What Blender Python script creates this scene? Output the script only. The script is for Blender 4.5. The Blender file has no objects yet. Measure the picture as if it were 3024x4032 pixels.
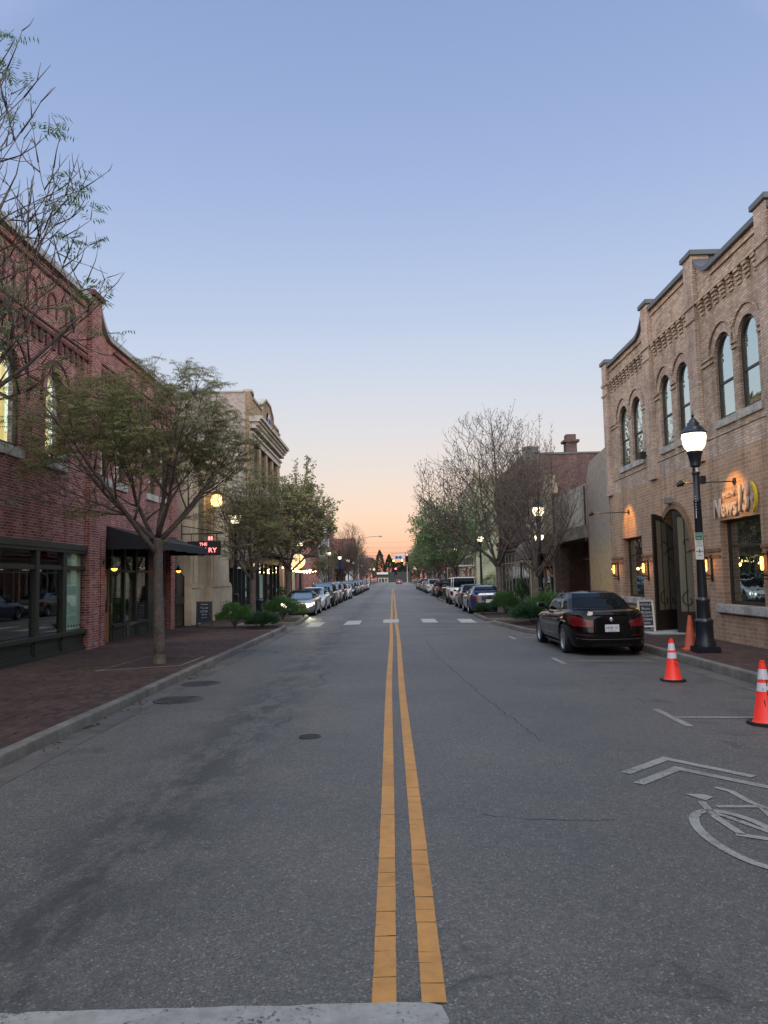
import bpy, bmesh, math, random
from math import sin, cos, pi, radians as R, sqrt, atan2
from mathutils import Vector as V, Matrix, noise
from mathutils.geometry import tessellate_polygon

SC = bpy.context.scene
COL = SC.collection
rnd = random.Random(7)
HX = 8.4            # facades stand at x = -HX and x = +HX

# ------------------------------------------------------------------ mesh builder
def wloc(o):
    p = V((0, 0, 0))
    while o is not None:
        p += o.location
        o = o.parent
    return p

class MB:
    def __init__(s): s.v = []; s.f = []
    def face(s, pts):
        i = len(s.v); s.v += [tuple(p) for p in pts]; s.f.append(tuple(range(i, i + len(pts)))); return s
    def box(s, a, b, M=None):
        (x0, y0, z0), (x1, y1, z1) = a, b
        c = [V(p) for p in ((x0,y0,z0),(x1,y0,z0),(x1,y1,z0),(x0,y1,z0),(x0,y0,z1),(x1,y0,z1),(x1,y1,z1),(x0,y1,z1))]
        if M: c = [M @ p for p in c]
        i = len(s.v); s.v += [tuple(p) for p in c]
        s.f += [tuple(i + k for k in q) for q in ((0,3,2,1),(4,5,6,7),(0,1,5,4),(1,2,6,5),(2,3,7,6),(3,0,4,7))]
        return s
    def rings(s, rs, close=True, cap0=True, cap1=True):
        n = len(rs[0]); i = len(s.v)
        for r in rs: s.v += [tuple(p) for p in r]
        for a in range(len(rs) - 1):
            for b in range(n if close else n - 1):
                c = (b + 1) % n
                s.f.append((i + a*n + b, i + a*n + c, i + (a+1)*n + c, i + (a+1)*n + b))
        if close and cap0: s.f.append(tuple(i + k for k in range(n))[::-1])
        if close and cap1: s.f.append(tuple(i + (len(rs)-1)*n + k for k in range(n)))
        return s
    def grid(s, g): return s.rings(g, close=False)
    def lathe(s, prof, c=(0,0,0), n=20, axis='z', M=None, cap=True):
        rs = []
        for r, h in prof:
            ring = []
            for k in range(n):
                a = 2*pi*k/n
                if axis == 'z': p = V((c[0]+r*cos(a), c[1]+r*sin(a), c[2]+h))
                elif axis == 'x': p = V((c[0]+h, c[1]+r*cos(a), c[2]+r*sin(a)))
                else: p = V((c[0]+r*cos(a), c[1]+h, c[2]+r*sin(a)))
                ring.append(M @ p if M else p)
            rs.append(ring)
        return s.rings(rs, cap0=cap, cap1=cap)
    def tube(s, pts, rad, n=6, cap=True):
        pts = [V(p) for p in pts]
        if not hasattr(rad, '__len__'): rad = [rad]*len(pts)
        rs = []; u = None
        for i, p in enumerate(pts):
            d = (pts[min(i+1, len(pts)-1)] - pts[max(i-1, 0)])
            if d.length < 1e-9: d = V((0,0,1))
            d.normalize()
            if u is None: u = d.orthogonal().normalized()
            else:
                u = u - d*u.dot(d)
                u = u.normalized() if u.length > 1e-6 else d.orthogonal().normalized()
            w = d.cross(u)
            rs.append([p + (u*cos(2*pi*k/n) + w*sin(2*pi*k/n))*rad[i] for k in range(n)])
        return s.rings(rs, cap0=cap, cap1=cap)
    def bar(s, a, b, r, n=6): return s.tube([a, b], r, n)
    def loop(s, loop, holes, P, d0, d1, back=False, hole_sides=True, outer_sides=True):
        """polygon with holes in facade coords, P(y,z,d) -> 3D; front at d0, sides to d1"""
        loops = [loop] + list(holes)
        flat = [p for l in loops for p in l]
        tris = tessellate_polygon([[V((p[0], p[1], 0)) for p in l] for l in loops])
        i = len(s.v); s.v += [tuple(P(p[0], p[1], d0)) for p in flat]
        s.f += [tuple(i + k for k in t) for t in tris]
        j = len(s.v)
        s.v += [tuple(P(p[0], p[1], d1)) for p in flat]
        if back: s.f += [tuple(j + k for k in t)[::-1] for t in tris]
        off = 0
        for li, l in enumerate(loops):
            n = len(l)
            if (li == 0 and outer_sides) or (li > 0 and hole_sides):
                for k in range(n):
                    a, b = off + k, off + (k+1) % n
                    s.f.append((i+a, i+b, j+b, j+a))
            off += n
        return s
    def each(s, name, mat, parent, **kw):
        """every separate piece becomes an object of its own"""
        par = list(range(len(s.v)))
        def root(a):
            while par[a] != a: par[a] = par[par[a]]; a = par[a]
            return a
        for f in s.f:
            for a in f[1:]: par[root(a)] = root(f[0])
        G = {}
        for f in s.f: G.setdefault(root(f[0]), []).append(f)
        for fs in G.values():
            m = MB(); ids = {}
            for f in fs:
                for a in f:
                    if a not in ids: ids[a] = len(m.v); m.v.append(s.v[a])
                m.f.append(tuple(ids[a] for a in f))
            m.obj(name, mat, parent, **kw)
    def obj(s, name, mat, parent=None, label=None, smooth=False, recalc=True, bevel=0, **kw):
        o0 = wloc(parent) if parent else V((0,0,0))
        me = bpy.data.meshes.new(name)
        me.from_pydata([tuple(V(p) - o0) for p in s.v], [], s.f)
        if recalc or bevel:
            bm = bmesh.new(); bm.from_mesh(me)
            bmesh.ops.remove_doubles(bm, verts=bm.verts, dist=1e-5) if (smooth or bevel) else None
            bmesh.ops.recalc_face_normals(bm, faces=bm.faces)
            if bevel:
                bmesh.ops.bevel(bm, geom=[e for e in bm.edges if len(e.link_faces) == 2 and e.calc_face_angle(0) > .6], offset=bevel, segments=2, affect='EDGES')
            bm.to_mesh(me); bm.free()
        if smooth:
            me.polygons.foreach_set('use_smooth', [True]*len(me.polygons))
            if smooth != 'all': me.set_sharp_from_angle(angle=R(38))
        if mat: me.materials.append(mat)
        o = bpy.data.objects.new(name, me); COL.objects.link(o)
        if parent: o.parent = parent
        tag(o, label, **kw)
        return o

def tag(o, label=None, cat=None, group=None, kind=None):
    if label: o['label'] = label
    if cat: o['category'] = cat
    if group: o['group'] = group
    if kind: o['kind'] = kind
    return o
def thing(name, label, cat, loc=(0,0,0), rz=0, group=None):
    o = bpy.data.objects.new(name, None); COL.objects.link(o)
    o.location = loc; o.rotation_euler = (0,0,rz); o.empty_display_size = .2
    return tag(o, label, cat, group)
def dup(o, parent=None, top=True):
    c = o.copy(); COL.objects.link(c)
    if parent: c.parent = parent
    for ch in [x for x in bpy.data.objects if x.parent == o]: dup(ch, c, False)
    return c
def clone(o, loc, rz=0, label=None, group=None, sc=1):
    c = dup(o); c.location = loc; c.rotation_euler = (0,0,rz)
    if sc != 1: c.scale = sc if hasattr(sc, '__len__') else (sc, sc, sc)
    if label: c['label'] = label
    if group: c['group'] = group
    return c
def struct(mb, name, mat, **k): return mb.obj(name, mat, kind='structure', **k)

# ------------------------------------------------------------------ materials
def srgb(r, g, b):
    f = lambda c: (c/255/12.92) if c/255 <= .04045 else ((c/255+.055)/1.055)**2.4
    return (f(r), f(g), f(b), 1)
class NT:
    def __init__(s, nt): s.nt = nt; s.n = nt.nodes; s.l = nt.links
    def new(s, t, **kw):
        n = s.n.new(t)
        for k, v in kw.items():
            if k in n.inputs: n.inputs[k].default_value = v
            else: setattr(n, k, v)
        return n
    def link(s, a, b): s.l.new(a, b)
    def mixc(s, f, a, b, mode='MIX'):
        m = s.n.new('ShaderNodeMix'); m.data_type = 'RGBA'; m.blend_type = mode
        for i, x in ((0, f), (6, a), (7, b)):
            if hasattr(x, 'links'): s.l.new(x, m.inputs[i])
            elif i == 0: m.inputs[i].default_value = x
            else: m.inputs[i].default_value = tuple(x) if len(x) == 4 else (*x, 1)
        return m.outputs[2]
    def math(s, op, a, b=0, clamp=False):
        m = s.n.new('ShaderNodeMath'); m.operation = op; m.use_clamp = clamp
        for i, x in ((0, a), (1, b)):
            if hasattr(x, 'links'): s.l.new(x, m.inputs[i])
            else: m.inputs[i].default_value = x
        return m.outputs[0]
    def ramp(s, f, stops, interp='LINEAR'):
        r = s.n.new('ShaderNodeValToRGB'); e = r.color_ramp.elements; r.color_ramp.interpolation = interp
        while len(e) < len(stops): e.new(.5)
        for k, (p, c) in enumerate(stops):
            e[k].position = p; e[k].color = c if len(c) == 4 else (*c, 1)
        s.l.new(f, r.inputs[0]); return r.outputs[0]
    def noise(s, vec, scale, detail=4, rough=.6):
        n = s.n.new('ShaderNodeTexNoise'); n.inputs['Scale'].default_value = scale
        n.inputs['Detail'].default_value = detail; n.inputs['Roughness'].default_value = rough
        s.l.new(vec, n.inputs['Vector']); return n.outputs[0]
def base(name):
    m = bpy.data.materials.new(name); m.use_nodes = True
    t = NT(m.node_tree); b = t.n['Principled BSDF']
    return m, t, b
def wpos(t): return t.new('ShaderNodeNewGeometry').outputs['Position']
def opos(t): return t.new('ShaderNodeTexCoord').outputs['Object']
def bump(t, b, h, strength=.3, dist=.01):
    n = t.new('ShaderNodeBump'); n.inputs['Strength'].default_value = strength; n.inputs['Distance'].default_value = dist
    t.link(h, n.inputs['Height']); t.link(n.outputs[0], b.inputs['Normal'])
def C4(c): return (*c, 1) if len(c) == 3 else c
def mat(name, c, rough=.6, metal=0, var=.25, sc=6, coat=0, bmp=0, spec=.5, stretch=None, obj=False):
    m, t, b = base(name); c = C4(c)
    b.inputs['Roughness'].default_value = rough; b.inputs['Metallic'].default_value = metal
    b.inputs['Coat Weight'].default_value = coat; b.inputs['Coat Roughness'].default_value = .03
    b.inputs['Specular IOR Level'].default_value = spec
    p = opos(t) if obj else wpos(t)
    if stretch:
        mp = t.new('ShaderNodeMapping'); mp.inputs['Scale'].default_value = stretch; t.link(p, mp.inputs[0]); p = mp.outputs[0]
    if var:
        n = t.noise(p, sc, 6, .65); n2 = t.noise(p, sc*.13, 3)
        f = t.math('MULTIPLY', t.math('ADD', n, n2), .5)
        dk = tuple(x*(1-var*1.3) for x in c[:3]); lt = tuple(min(1, x*(1+var)) for x in c[:3])
        t.link(t.ramp(f, [(.32, dk), (.68, lt)]), b.inputs['Base Color'])
        if bmp: bump(t, b, n, .5, bmp)
    else: b.inputs['Base Color'].default_value = c
    return m
def emit(name, c, s, basec=(.8,.8,.8)):
    m, t, b = base(name)
    b.inputs['Base Color'].default_value = C4(basec); b.inputs['Emission Color'].default_value = C4(c); b.inputs['Emission Strength'].default_value = s
    return m
def brick(name, cols, mortar, bw=.2, bh=.067, ms=.008, stain=.4, paint=None, flat=False, rough=.85, mapping='wall'):
    m, t, b = base(name); p = wpos(t)
    sp = t.new('ShaderNodeSeparateXYZ'); t.link(p, sp.inputs[0])
    cb = t.new('ShaderNodeCombineXYZ')
    if mapping == 'wall':
        t.link(t.math('ADD', sp.outputs[0], sp.outputs[1]), cb.inputs[0]); t.link(sp.outputs[2], cb.inputs[1])
    else:
        t.link(sp.outputs[1], cb.inputs[0]); t.link(sp.outputs[0], cb.inputs[1])
    wob = t.noise(p, 3, 2)
    br = t.new('ShaderNodeTexBrick'); br.inputs['Scale'].default_value = 1
    br.inputs['Brick Width'].default_value = bw; br.inputs['Row Height'].default_value = bh
    br.inputs['Mortar Size'].default_value = ms; br.inputs['Mortar Smooth'].default_value = .3
    br.inputs['Bias'].default_value = 0
    br.inputs['Color1'].default_value = (0,0,0,1); br.inputs['Color2'].default_value = (1,1,1,1); br.inputs['Mortar'].default_value = (0,0,0,1)
    t.link(cb.outputs[0], br.inputs['Vector'])
    n = len(cols)
    col = t.ramp(br.outputs['Color'], [(i/(n-1), C4(c)) for i, c in enumerate(cols)])
    fine = t.noise(p, 45, 3); col = t.mixc(.5, col, t.ramp(fine, [(.3, (.55,.55,.55)), (.7, (1.25,1.25,1.25))]), 'MULTIPLY')
    col = t.mixc(br.outputs['Fac'], col, C4(mortar))
    big = t.noise(p, .55, 6, .7)
    col = t.mixc(1, col, t.ramp(big, [(.3, (1-stain,)*3), (.7, (1+stain*.6,)*3)]), 'MULTIPLY')
    if mapping == 'wall':   # run-off streaks
        ms_ = t.new('ShaderNodeMapping'); ms_.inputs['Scale'].default_value = (1.6, 1.6, .12); t.link(p, ms_.inputs[0])
        col = t.mixc(1, col, t.ramp(t.noise(ms_.outputs[0], 1.7, 5, .7), [(.36, (.74,.73,.72)), (.52, (1.05,1.05,1.05))]), 'MULTIPLY')
    if paint:
        pc, thr = paint
        mp = t.new('ShaderNodeMapping'); mp.inputs['Scale'].default_value = (1, 1, 2.2); t.link(p, mp.inputs[0])
        pn = t.noise(mp.outputs[0], 2.3, 11, .85)
        col = t.mixc(t.ramp(pn, [(thr-.09, (0,0,0)), (thr+.09, (.9,.9,.9))]), col, C4(pc))
    t.link(col, b.inputs['Base Color']); b.inputs['Roughness'].default_value = rough
    b.inputs['Specular IOR Level'].default_value = .25
    h = t.math('SUBTRACT', t.math('MULTIPLY', fine, .5), br.outputs['Fac'])
    bump(t, b, h, .6, .006)
    return m
def glass_dark(name, c=(.01,.012,.014), refl=.22, rough=.015, k=1.5, gc=(.82,.95,.92,1)):
    """pane seen from outside: dark room behind, strong sky reflection"""
    m, t, b = base(name)
    b.inputs['Base Color'].default_value = C4(c); b.inputs['Roughness'].default_value = .3; b.inputs['Specular IOR Level'].default_value = 0
    g = t.new('ShaderNodeBsdfGlossy'); g.inputs['Roughness'].default_value = rough; g.inputs['Color'].default_value = gc
    fr = t.new('ShaderNodeFresnel'); fr.inputs['IOR'].default_value = 1.6
    f = t.math('ADD', t.math('MULTIPLY', fr.outputs[0], k), refl, clamp=True)
    n = t.noise(wpos(t), 1.6, 2); bp = t.new('ShaderNodeBump'); bp.inputs['Strength'].default_value = .05; bp.inputs['Distance'].default_value = .05
    t.link(n, bp.inputs['Height']); t.link(bp.outputs[0], g.inputs['Normal'])
    mx = t.new('ShaderNodeMixShader'); t.link(f, mx.inputs[0]); t.link(b.outputs[0], mx.inputs[1]); t.link(g.outputs[0], mx.inputs[2])
    t.link(mx.outputs[0], t.n['Material Output'].inputs[0]); return m
def glass_clear(name, tint=(.92,.95,.93), refl=.06):
    m, t, b = base(name)
    tr = t.new('ShaderNodeBsdfTransparent'); tr.inputs[0].default_value = C4(tint)
    g = t.new('ShaderNodeBsdfGlossy'); g.inputs['Roughness'].default_value = .01; g.inputs['Color'].default_value = (.95,.98,.96,1)
    fr = t.new('ShaderNodeFresnel'); fr.inputs['IOR'].default_value = 1.5
    f = t.math('ADD', t.math('MULTIPLY', fr.outputs[0], 1.15), refl, clamp=True)
    f = t.math('MULTIPLY', f, t.math('SUBTRACT', 1, t.new('ShaderNodeNewGeometry').outputs['Backfacing']))
    mx = t.new('ShaderNodeMixShader'); t.link(f, mx.inputs[0]); t.link(tr.outputs[0], mx.inputs[1]); t.link(g.outputs[0], mx.inputs[2])
    t.link(mx.outputs[0], t.n['Material Output'].inputs[0]); return m

M = {}
M['asphalt'] = None
def mk_asphalt():
    m, t, b = base('asphalt'); p = wpos(t)
    agg = t.n.new('ShaderNodeTexVoronoi'); agg.inputs['Scale'].default_value = 95; t.link(p, agg.inputs['Vector'])
    sp = t.noise(p, 130, 2, .7); mid = t.noise(p, 22, 4, .7); big = t.noise(p, .35, 6, .65)
    base_c = t.ramp(agg.outputs['Color'], [(.0, (.03,.032,.036)), (.5, (.10,.103,.11)), (.8, (.2,.2,.2)), (1, (.62,.62,.61))])
    c = t.mixc(.42, base_c, t.ramp(sp, [(.32, (.03,.033,.04)), (.68, (.36,.36,.36))]))
    c = t.mixc(1, c, t.ramp(mid, [(.3, (.78,.78,.8)), (.7, (1.18,1.17,1.15))]), 'MULTIPLY')
    c = t.mixc(1, c, t.ramp(big, [(.35, (.82,.83,.86)), (.65, (1.15,1.13,1.1))]), 'MULTIPLY')
    s = t.new('ShaderNodeSeparateXYZ'); t.link(p, s.inputs[0]); X, Y = s.outputs[0], s.outputs[1]
    # oily wheel-path stains of the left lane, mottled
    ml = t.new('ShaderNodeMapping'); ml.inputs['Scale'].default_value = (1, .45, 1); t.link(p, ml.inputs[0])
    st = t.noise(ml.outputs[0], 2.4, 7, .75)
    lane = t.math('SUBTRACT', 1, t.math('MULTIPLY', t.math('ABSOLUTE', t.math('ADD', X, 1.9)), 1.1), clamp=True)
    lane = t.math('MULTIPLY', lane, t.ramp(st, [(.43, (0,0,0)), (.56, (1,1,1))]))
    c = t.mixc(t.math('MULTIPLY', lane, .8), c, (.04,.042,.047))
    # drips in the parking bays
    bay = t.math('GREATER_THAN', X, 3.6); st2 = t.noise(p, 1.6, 5, .7)
    c = t.mixc(t.math('MULTIPLY', t.math('MULTIPLY', bay, t.ramp(st2, [(.52, (0,0,0)), (.68, (1,1,1))])), .5), c, (.03,.03,.032))
    # transverse cracks far away and a net of fine cracks
    mc = t.new('ShaderNodeMapping'); mc.inputs['Scale'].default_value = (.22, .42, 1); t.link(p, mc.inputs[0])
    wob = t.noise(p, 1.3, 4); av = t.new('ShaderNodeVectorMath'); av.operation = 'ADD'
    cx = t.new('ShaderNodeCombineXYZ'); t.link(t.math('MULTIPLY', wob, .5), cx.inputs[1]); t.link(t.math('MULTIPLY', wob, .3), cx.inputs[0])
    t.link(mc.outputs[0], av.inputs[0]); t.link(cx.outputs[0], av.inputs[1])
    vr = t.n.new('ShaderNodeTexVoronoi'); vr.feature = 'DISTANCE_TO_EDGE'; vr.inputs['Scale'].default_value = .42; t.link(av.outputs[0], vr.inputs['Vector'])
    cr = t.ramp(vr.outputs['Distance'], [(0, (1,1,1)), (.0022, (1,1,1)), (.0045, (0,0,0))])
    msk = t.ramp(t.noise(p, .25, 3), [(.48, (0,0,0)), (.56, (1,1,1))])
    c = t.mixc(t.math('MULTIPLY', t.math('MULTIPLY', cr, msk), .8), c, (.02,.02,.022))
    # worn streaks across the road, lightened further off to paint in grazing sheen
    mt = t.new('ShaderNodeMapping'); mt.inputs['Scale'].default_value = (.12, .8, 1); t.link(p, mt.inputs[0])
    tr = t.noise(mt.outputs[0], 1.1, 5, .6)
    far = t.math('MULTIPLY', t.math('SUBTRACT', Y, 18), .06, clamp=True)
    c = t.mixc(t.math('MULTIPLY', far, .8), c, t.mixc(1, c, t.ramp(tr, [(.36, (.85,.85,.86)), (.5, (1.55,1.5,1.45))]), 'MULTIPLY'))
    c = t.mixc(1, c, (.57,.55,.485), 'MULTIPLY')
    t.link(c, b.inputs['Base Color']); b.inputs['Roughness'].default_value = .62; b.inputs['Specular IOR Level'].default_value = .5
    bump(t, b, t.math('ADD', agg.outputs['Distance'], t.math('MULTIPLY', sp, .4)), .7, .006)
    return m
M['asphalt'] = mk_asphalt()
M['crackdark'] = mat('dark_crack', (.035,.035,.036), .95, var=.3)  # dark colour of the road cracks
M['concrete'] = mat('concrete', (.13,.122,.105), .9, var=.45, sc=5, bmp=.004)
M['gutter'] = mat('gutter_concrete', (.085,.08,.072), .9, var=.5, sc=4, bmp=.004)
M['paver'] = brick('brick_paving', [(.05,.029,.024),(.07,.04,.033),(.095,.054,.044)], (.05,.044,.038), bw=.2, bh=.1, ms=.006, stain=.45, mapping='ground')
M['earth'] = mat('ground_earth', (.09,.085,.06), .95, sc=.7, var=.5)
M['mulch'] = mat('mulch', (.03,.014,.010), .95, var=.7, sc=25, bmp=.02)
M['yellow'] = mat('yellow_paint', (.42,.20,.045), .6, var=.22, sc=9)
M['white_paint'] = mat('white_road_paint', (.25,.245,.225), .65, var=.3, sc=14)
M['white_far'] = mat('far_white_paint', (.38,.36,.31), .65, var=.2, sc=9)  # brighter white for the far crosswalk bars
M['redbrick'] = brick('old_red_brick', [(.15,.045,.042),(.26,.075,.065),(.36,.12,.10),(.2,.06,.055),(.42,.2,.16)], (.42,.31,.28), ms=.009, stain=.35)
M['redbrick_dark'] = brick('dark_red_brick', [(.07,.022,.022),(.10,.03,.03),(.14,.045,.04)], (.16,.11,.10), ms=.008, stain=.3)
M['tanbrick'] = brick('tan_brick', [(.37,.28,.21),(.50,.385,.29),(.58,.46,.35),(.44,.33,.25),(.32,.235,.18)], (.25,.19,.15), ms=.009, stain=.25)
M['tanpale'] = brick('pale_tan_brick', [(.40,.30,.24),(.50,.39,.31),(.58,.46,.37)], (.27,.2,.16), ms=.008, stain=.35)
M['tanpaint'] = brick('smooth_tan_brick', [(.35,.225,.145),(.41,.265,.175),(.46,.30,.20)], (.50,.40,.30), bw=.3, bh=.1, ms=.008, stain=.2)
M['tanbelt'] = brick('tan_belt_brick', [(.22,.13,.08),(.28,.17,.10)], (.15,.10,.07), bw=.3, bh=.06, ms=.006, stain=.2)
M['paintbrick'] = brick('whitewashed_brick', [(.22,.14,.125),(.29,.19,.17),(.36,.26,.23)], (.26,.23,.22), ms=.01, stain=.35, paint=((.40,.39,.36), .5))
M['brownbrick'] = brick('brown_brick', [(.08,.046,.042),(.12,.065,.058),(.17,.095,.085)], (.14,.11,.105), ms=.012, stain=.4)
M['buffbrick'] = brick('buff_brick', [(.27,.2,.13),(.34,.25,.16),(.4,.3,.2)], (.2,.16,.12), stain=.3)
M['sage'] = brick('sage_painted_brick', [(.34,.36,.24),(.37,.39,.26),(.4,.42,.28)], (.3,.32,.21), ms=.005, stain=.25)
M['lime'] = mat('limestone', (.5,.41,.29), .85, var=.25, sc=2.5, bmp=.003)
M['stone'] = mat('rough_stone', (.40,.38,.35), .9, var=.45, sc=14, bmp=.02)
M['greystone'] = mat('grey_cornice_stone', (.36,.345,.30), .85, var=.3, sc=3, bmp=.003)
M['cream'] = mat('cream_stucco', (.42,.35,.23), .85, var=.25, sc=2)
M['whitewall'] = mat('white_wall', (.5,.49,.46), .8, var=.2, sc=2)
M['panel'] = mat('weathered_panel', (.34,.32,.27), .8, var=.3, sc=1.5, stretch=(1,1,.4))
M['stucco'] = None
def mk_stucco():
    m, t, b = base('two_tone_stucco'); p = wpos(t); s = t.new('ShaderNodeSeparateXYZ'); t.link(p, s.inputs[0])
    n = t.noise(p, 1.2, 6, .7)
    h = t.math('ADD', s.outputs[2], t.math('MULTIPLY', n, .5))
    c = t.ramp(t.math('MULTIPLY', h, .1), [(.24, (.46,.33,.17)), (.37, (.30,.255,.21))])
    c = t.mixc(1, c, t.ramp(t.noise(p, 5, 6), [(.3, (.8,.8,.8)), (.7, (1.15,1.15,1.15))]), 'MULTIPLY')
    t.link(c, b.inputs['Base Color']); b.inputs['Roughness'].default_value = .9; return m
M['stucco'] = mk_stucco()
M['coping'] = mat('grey_metal_coping', (.28,.28,.28), .5, var=.15, sc=2)
M['coping_dark'] = mat('slate_metal_coping', (.085,.095,.105), .45, var=.2, sc=2)
M['green'] = mat('dark_green_paint', (.028,.034,.027), .45, var=.2, sc=3)
M['black'] = mat('black_paint', (.012,.013,.016), .4, var=.15)
M['lampblack'] = mat('lamp_post_paint', (.010,.013,.020), .35, var=.3, sc=20)
M['iron'] = mat('wrought_iron', (.01,.009,.009), .5, var=.2)
M['frame'] = mat('window_frame_bronze', (.022,.02,.02), .45, var=.1)
M['bronzedoor'] = mat('bronze_door', (.022,.016,.012), .45, var=.2)
M['wood'] = mat('varnished_wood', (.22,.10,.045), .5, var=.3, sc=9, stretch=(6,6,.6))
M['plywood'] = mat('brown_board', (.045,.025,.016), .85, var=.4, sc=4, stretch=(3,3,.5))
M['awning'] = mat('black_awning_canvas', (.007,.008,.012), .75, var=.2)
M['awning_brown'] = mat('brown_awning_canvas', (.10,.078,.065), .85, var=.2, sc=2)
M['curtain'] = mat('pale_curtain', (.4,.37,.28), .9, var=.2, sc=8, stretch=(3,12,.3))
M['doorglass'] = mat('obscured_door_glass', (.17,.155,.11), .35, var=.2, sc=6, stretch=(3,12,.3))
M['blind'] = mat('pale_green_blind', (.45,.62,.5), .8, var=.1)
M['dark'] = mat('dark_interior', (.008,.008,.008), .9, var=.3)
M['room'] = mat('room_wall', (.06,.035,.025), .9, var=.3, sc=2)
M['metal'] = mat('grey_metal', (.3,.31,.32), .4, .6, var=.15)
M['castiron'] = mat('cast_iron_cover', (.05,.05,.05), .6, .3, var=.4, sc=30, bmp=.006)
M['glass'] = glass_dark('dark_window_glass')
M['glass_sky'] = glass_dark('sky_reflecting_glass', (.02,.025,.025), .5, .01)
M['glass_clear'] = glass_clear('shop_glass')
M['carglass'] = glass_dark('car_glass', (.006,.007,.008), 0, .01, .32, (.55,.68,.78,1))
M['bark'] = mat('grey_bark', (.11,.088,.075), .95, var=.5, sc=16, bmp=.01, obj=True)
M['twig'] = mat('brown_twig', (.12,.092,.075), .9, var=.3, sc=4, obj=True)
def leafmat(name, cols):
    m, t, b = base(name)
    c = t.ramp(t.noise(wpos(t), 1.8, 5, .75), [(.3 + .4*i/(len(cols)-1), C4(x)) for i, x in enumerate(cols)])
    t.link(c, b.inputs['Base Color']); b.inputs['Roughness'].default_value = .65
    tl = t.new('ShaderNodeBsdfTranslucent'); t.link(c, tl.inputs[0])
    mx = t.new('ShaderNodeMixShader'); mx.inputs[0].default_value = .35
    t.link(b.outputs[0], mx.inputs[1]); t.link(tl.outputs[0], mx.inputs[2]); t.link(mx.outputs[0], t.n['Material Output'].inputs[0]); return m
M['leaf'] = leafmat('olive_leaf', [(.15,.14,.055),(.24,.20,.09),(.15,.19,.06),(.26,.20,.10)])
M['leafdark'] = leafmat('green_leaf', [(.08,.15,.06),(.13,.22,.08),(.18,.24,.10)])
M['bud'] = leafmat('bud_leaf', [(.2,.15,.09),(.17,.16,.08),(.25,.19,.12)])
M['shrub'] = leafmat('shrub_leaf', [(.03,.09,.02),(.06,.15,.035),(.1,.2,.05)])
M['shrub2'] = leafmat('low_shrub_leaf', [(.02,.05,.02),(.03,.075,.03),(.045,.10,.045)])
M['lime_leaf'] = leafmat('bright_leaf', [(.10,.18,.03),(.16,.25,.05)])
M['conifer'] = leafmat('far_conifer', [(.01,.03,.012),(.02,.05,.02)])
M['globe'] = emit('lit_lamp_globe', (1,.84,.56), 3)
M['amber'] = emit('amber_flame', (1,.40,.05), 5.5)
M['warm'] = emit('warm_bulb', (1,.62,.22), 16)
M['red'] = emit('red_signal', (1,.05,.03), 9)
M['orange_sig'] = emit('amber_signal', (1,.4,.05), 9)
M['neon'] = emit('red_neon', (1,.12,.12), 2.4)
M['head'] = emit('lit_headlight', (1,.92,.6), 5)
M['litroom'] = emit('lit_upstairs_wall', (.66,.86,.72), .95)
M['lityellow'] = emit('lit_yellow_wall', (.8,.6,.14), .9)
M['litshop'] = emit('lit_shop_inside', (1,.72,.42), .5)
M['conered'] = mat('cone_red', (.8,.035,.02), .45, var=.08); M['coneold'] = mat('cone_faded_orange', (.5,.09,.035), .6, var=.25)
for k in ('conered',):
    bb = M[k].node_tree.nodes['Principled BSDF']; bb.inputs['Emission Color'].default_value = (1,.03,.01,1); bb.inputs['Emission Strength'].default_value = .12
M['conewhite'] = mat('reflective_collar', (.62,.6,.66), .35, var=.08)
M['rubber'] = mat('black_rubber', (.012,.012,.012), .8, var=.2)
M['signwhite'] = mat('sign_white', (.6,.6,.6), .5, var=.05)
M['signgreen'] = mat('sign_green', (.01,.16,.08), .5, var=.05)
M['signred'] = mat('sign_red', (.45,.03,.04), .5, var=.05)
M['signblue'] = mat('sign_blue', (.03,.08,.3), .5, var=.05)
M['signyellow'] = mat('sign_yellow', (.7,.5,.02), .4, var=.05)
M['letter'] = mat('cream_letter', (.55,.45,.36), .5, var=.08)
M['chalk'] = mat('chalk_board', (.012,.014,.02), .7, var=.3)
M['chalkwrite'] = mat('chalk_writing', (.45,.47,.5), .9, var=.2)
M['trim_white'] = mat('white_trim', (.5,.48,.44), .7, var=.15)
M['terracotta'] = mat('terracotta', (.22,.14,.1), .9, var=.2)

for k_, (sc_, th) in {'white_paint': (38, .40), 'white_far': (30, .36), 'yellow': (60, .34)}.items():
    t_ = NT(M[k_].node_tree); b_ = t_.n['Principled BSDF']; src = b_.inputs['Base Color'].links[0].from_socket; p_ = wpos(t_)
    w_ = t_.math('ADD', t_.math('MULTIPLY', t_.noise(p_, sc_, 4, .8), .6), t_.math('MULTIPLY', t_.noise(p_, 2.2, 4, .7), .4))
    t_.link(t_.mixc(t_.ramp(w_, [(th, (1,1,1)), (th+.05, (0,0,0))]), src, (.06,.06,.06)), b_.inputs['Base Color'])
    bump(t_, b_, t_.noise(p_, 90, 3), .5, .004)
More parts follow.
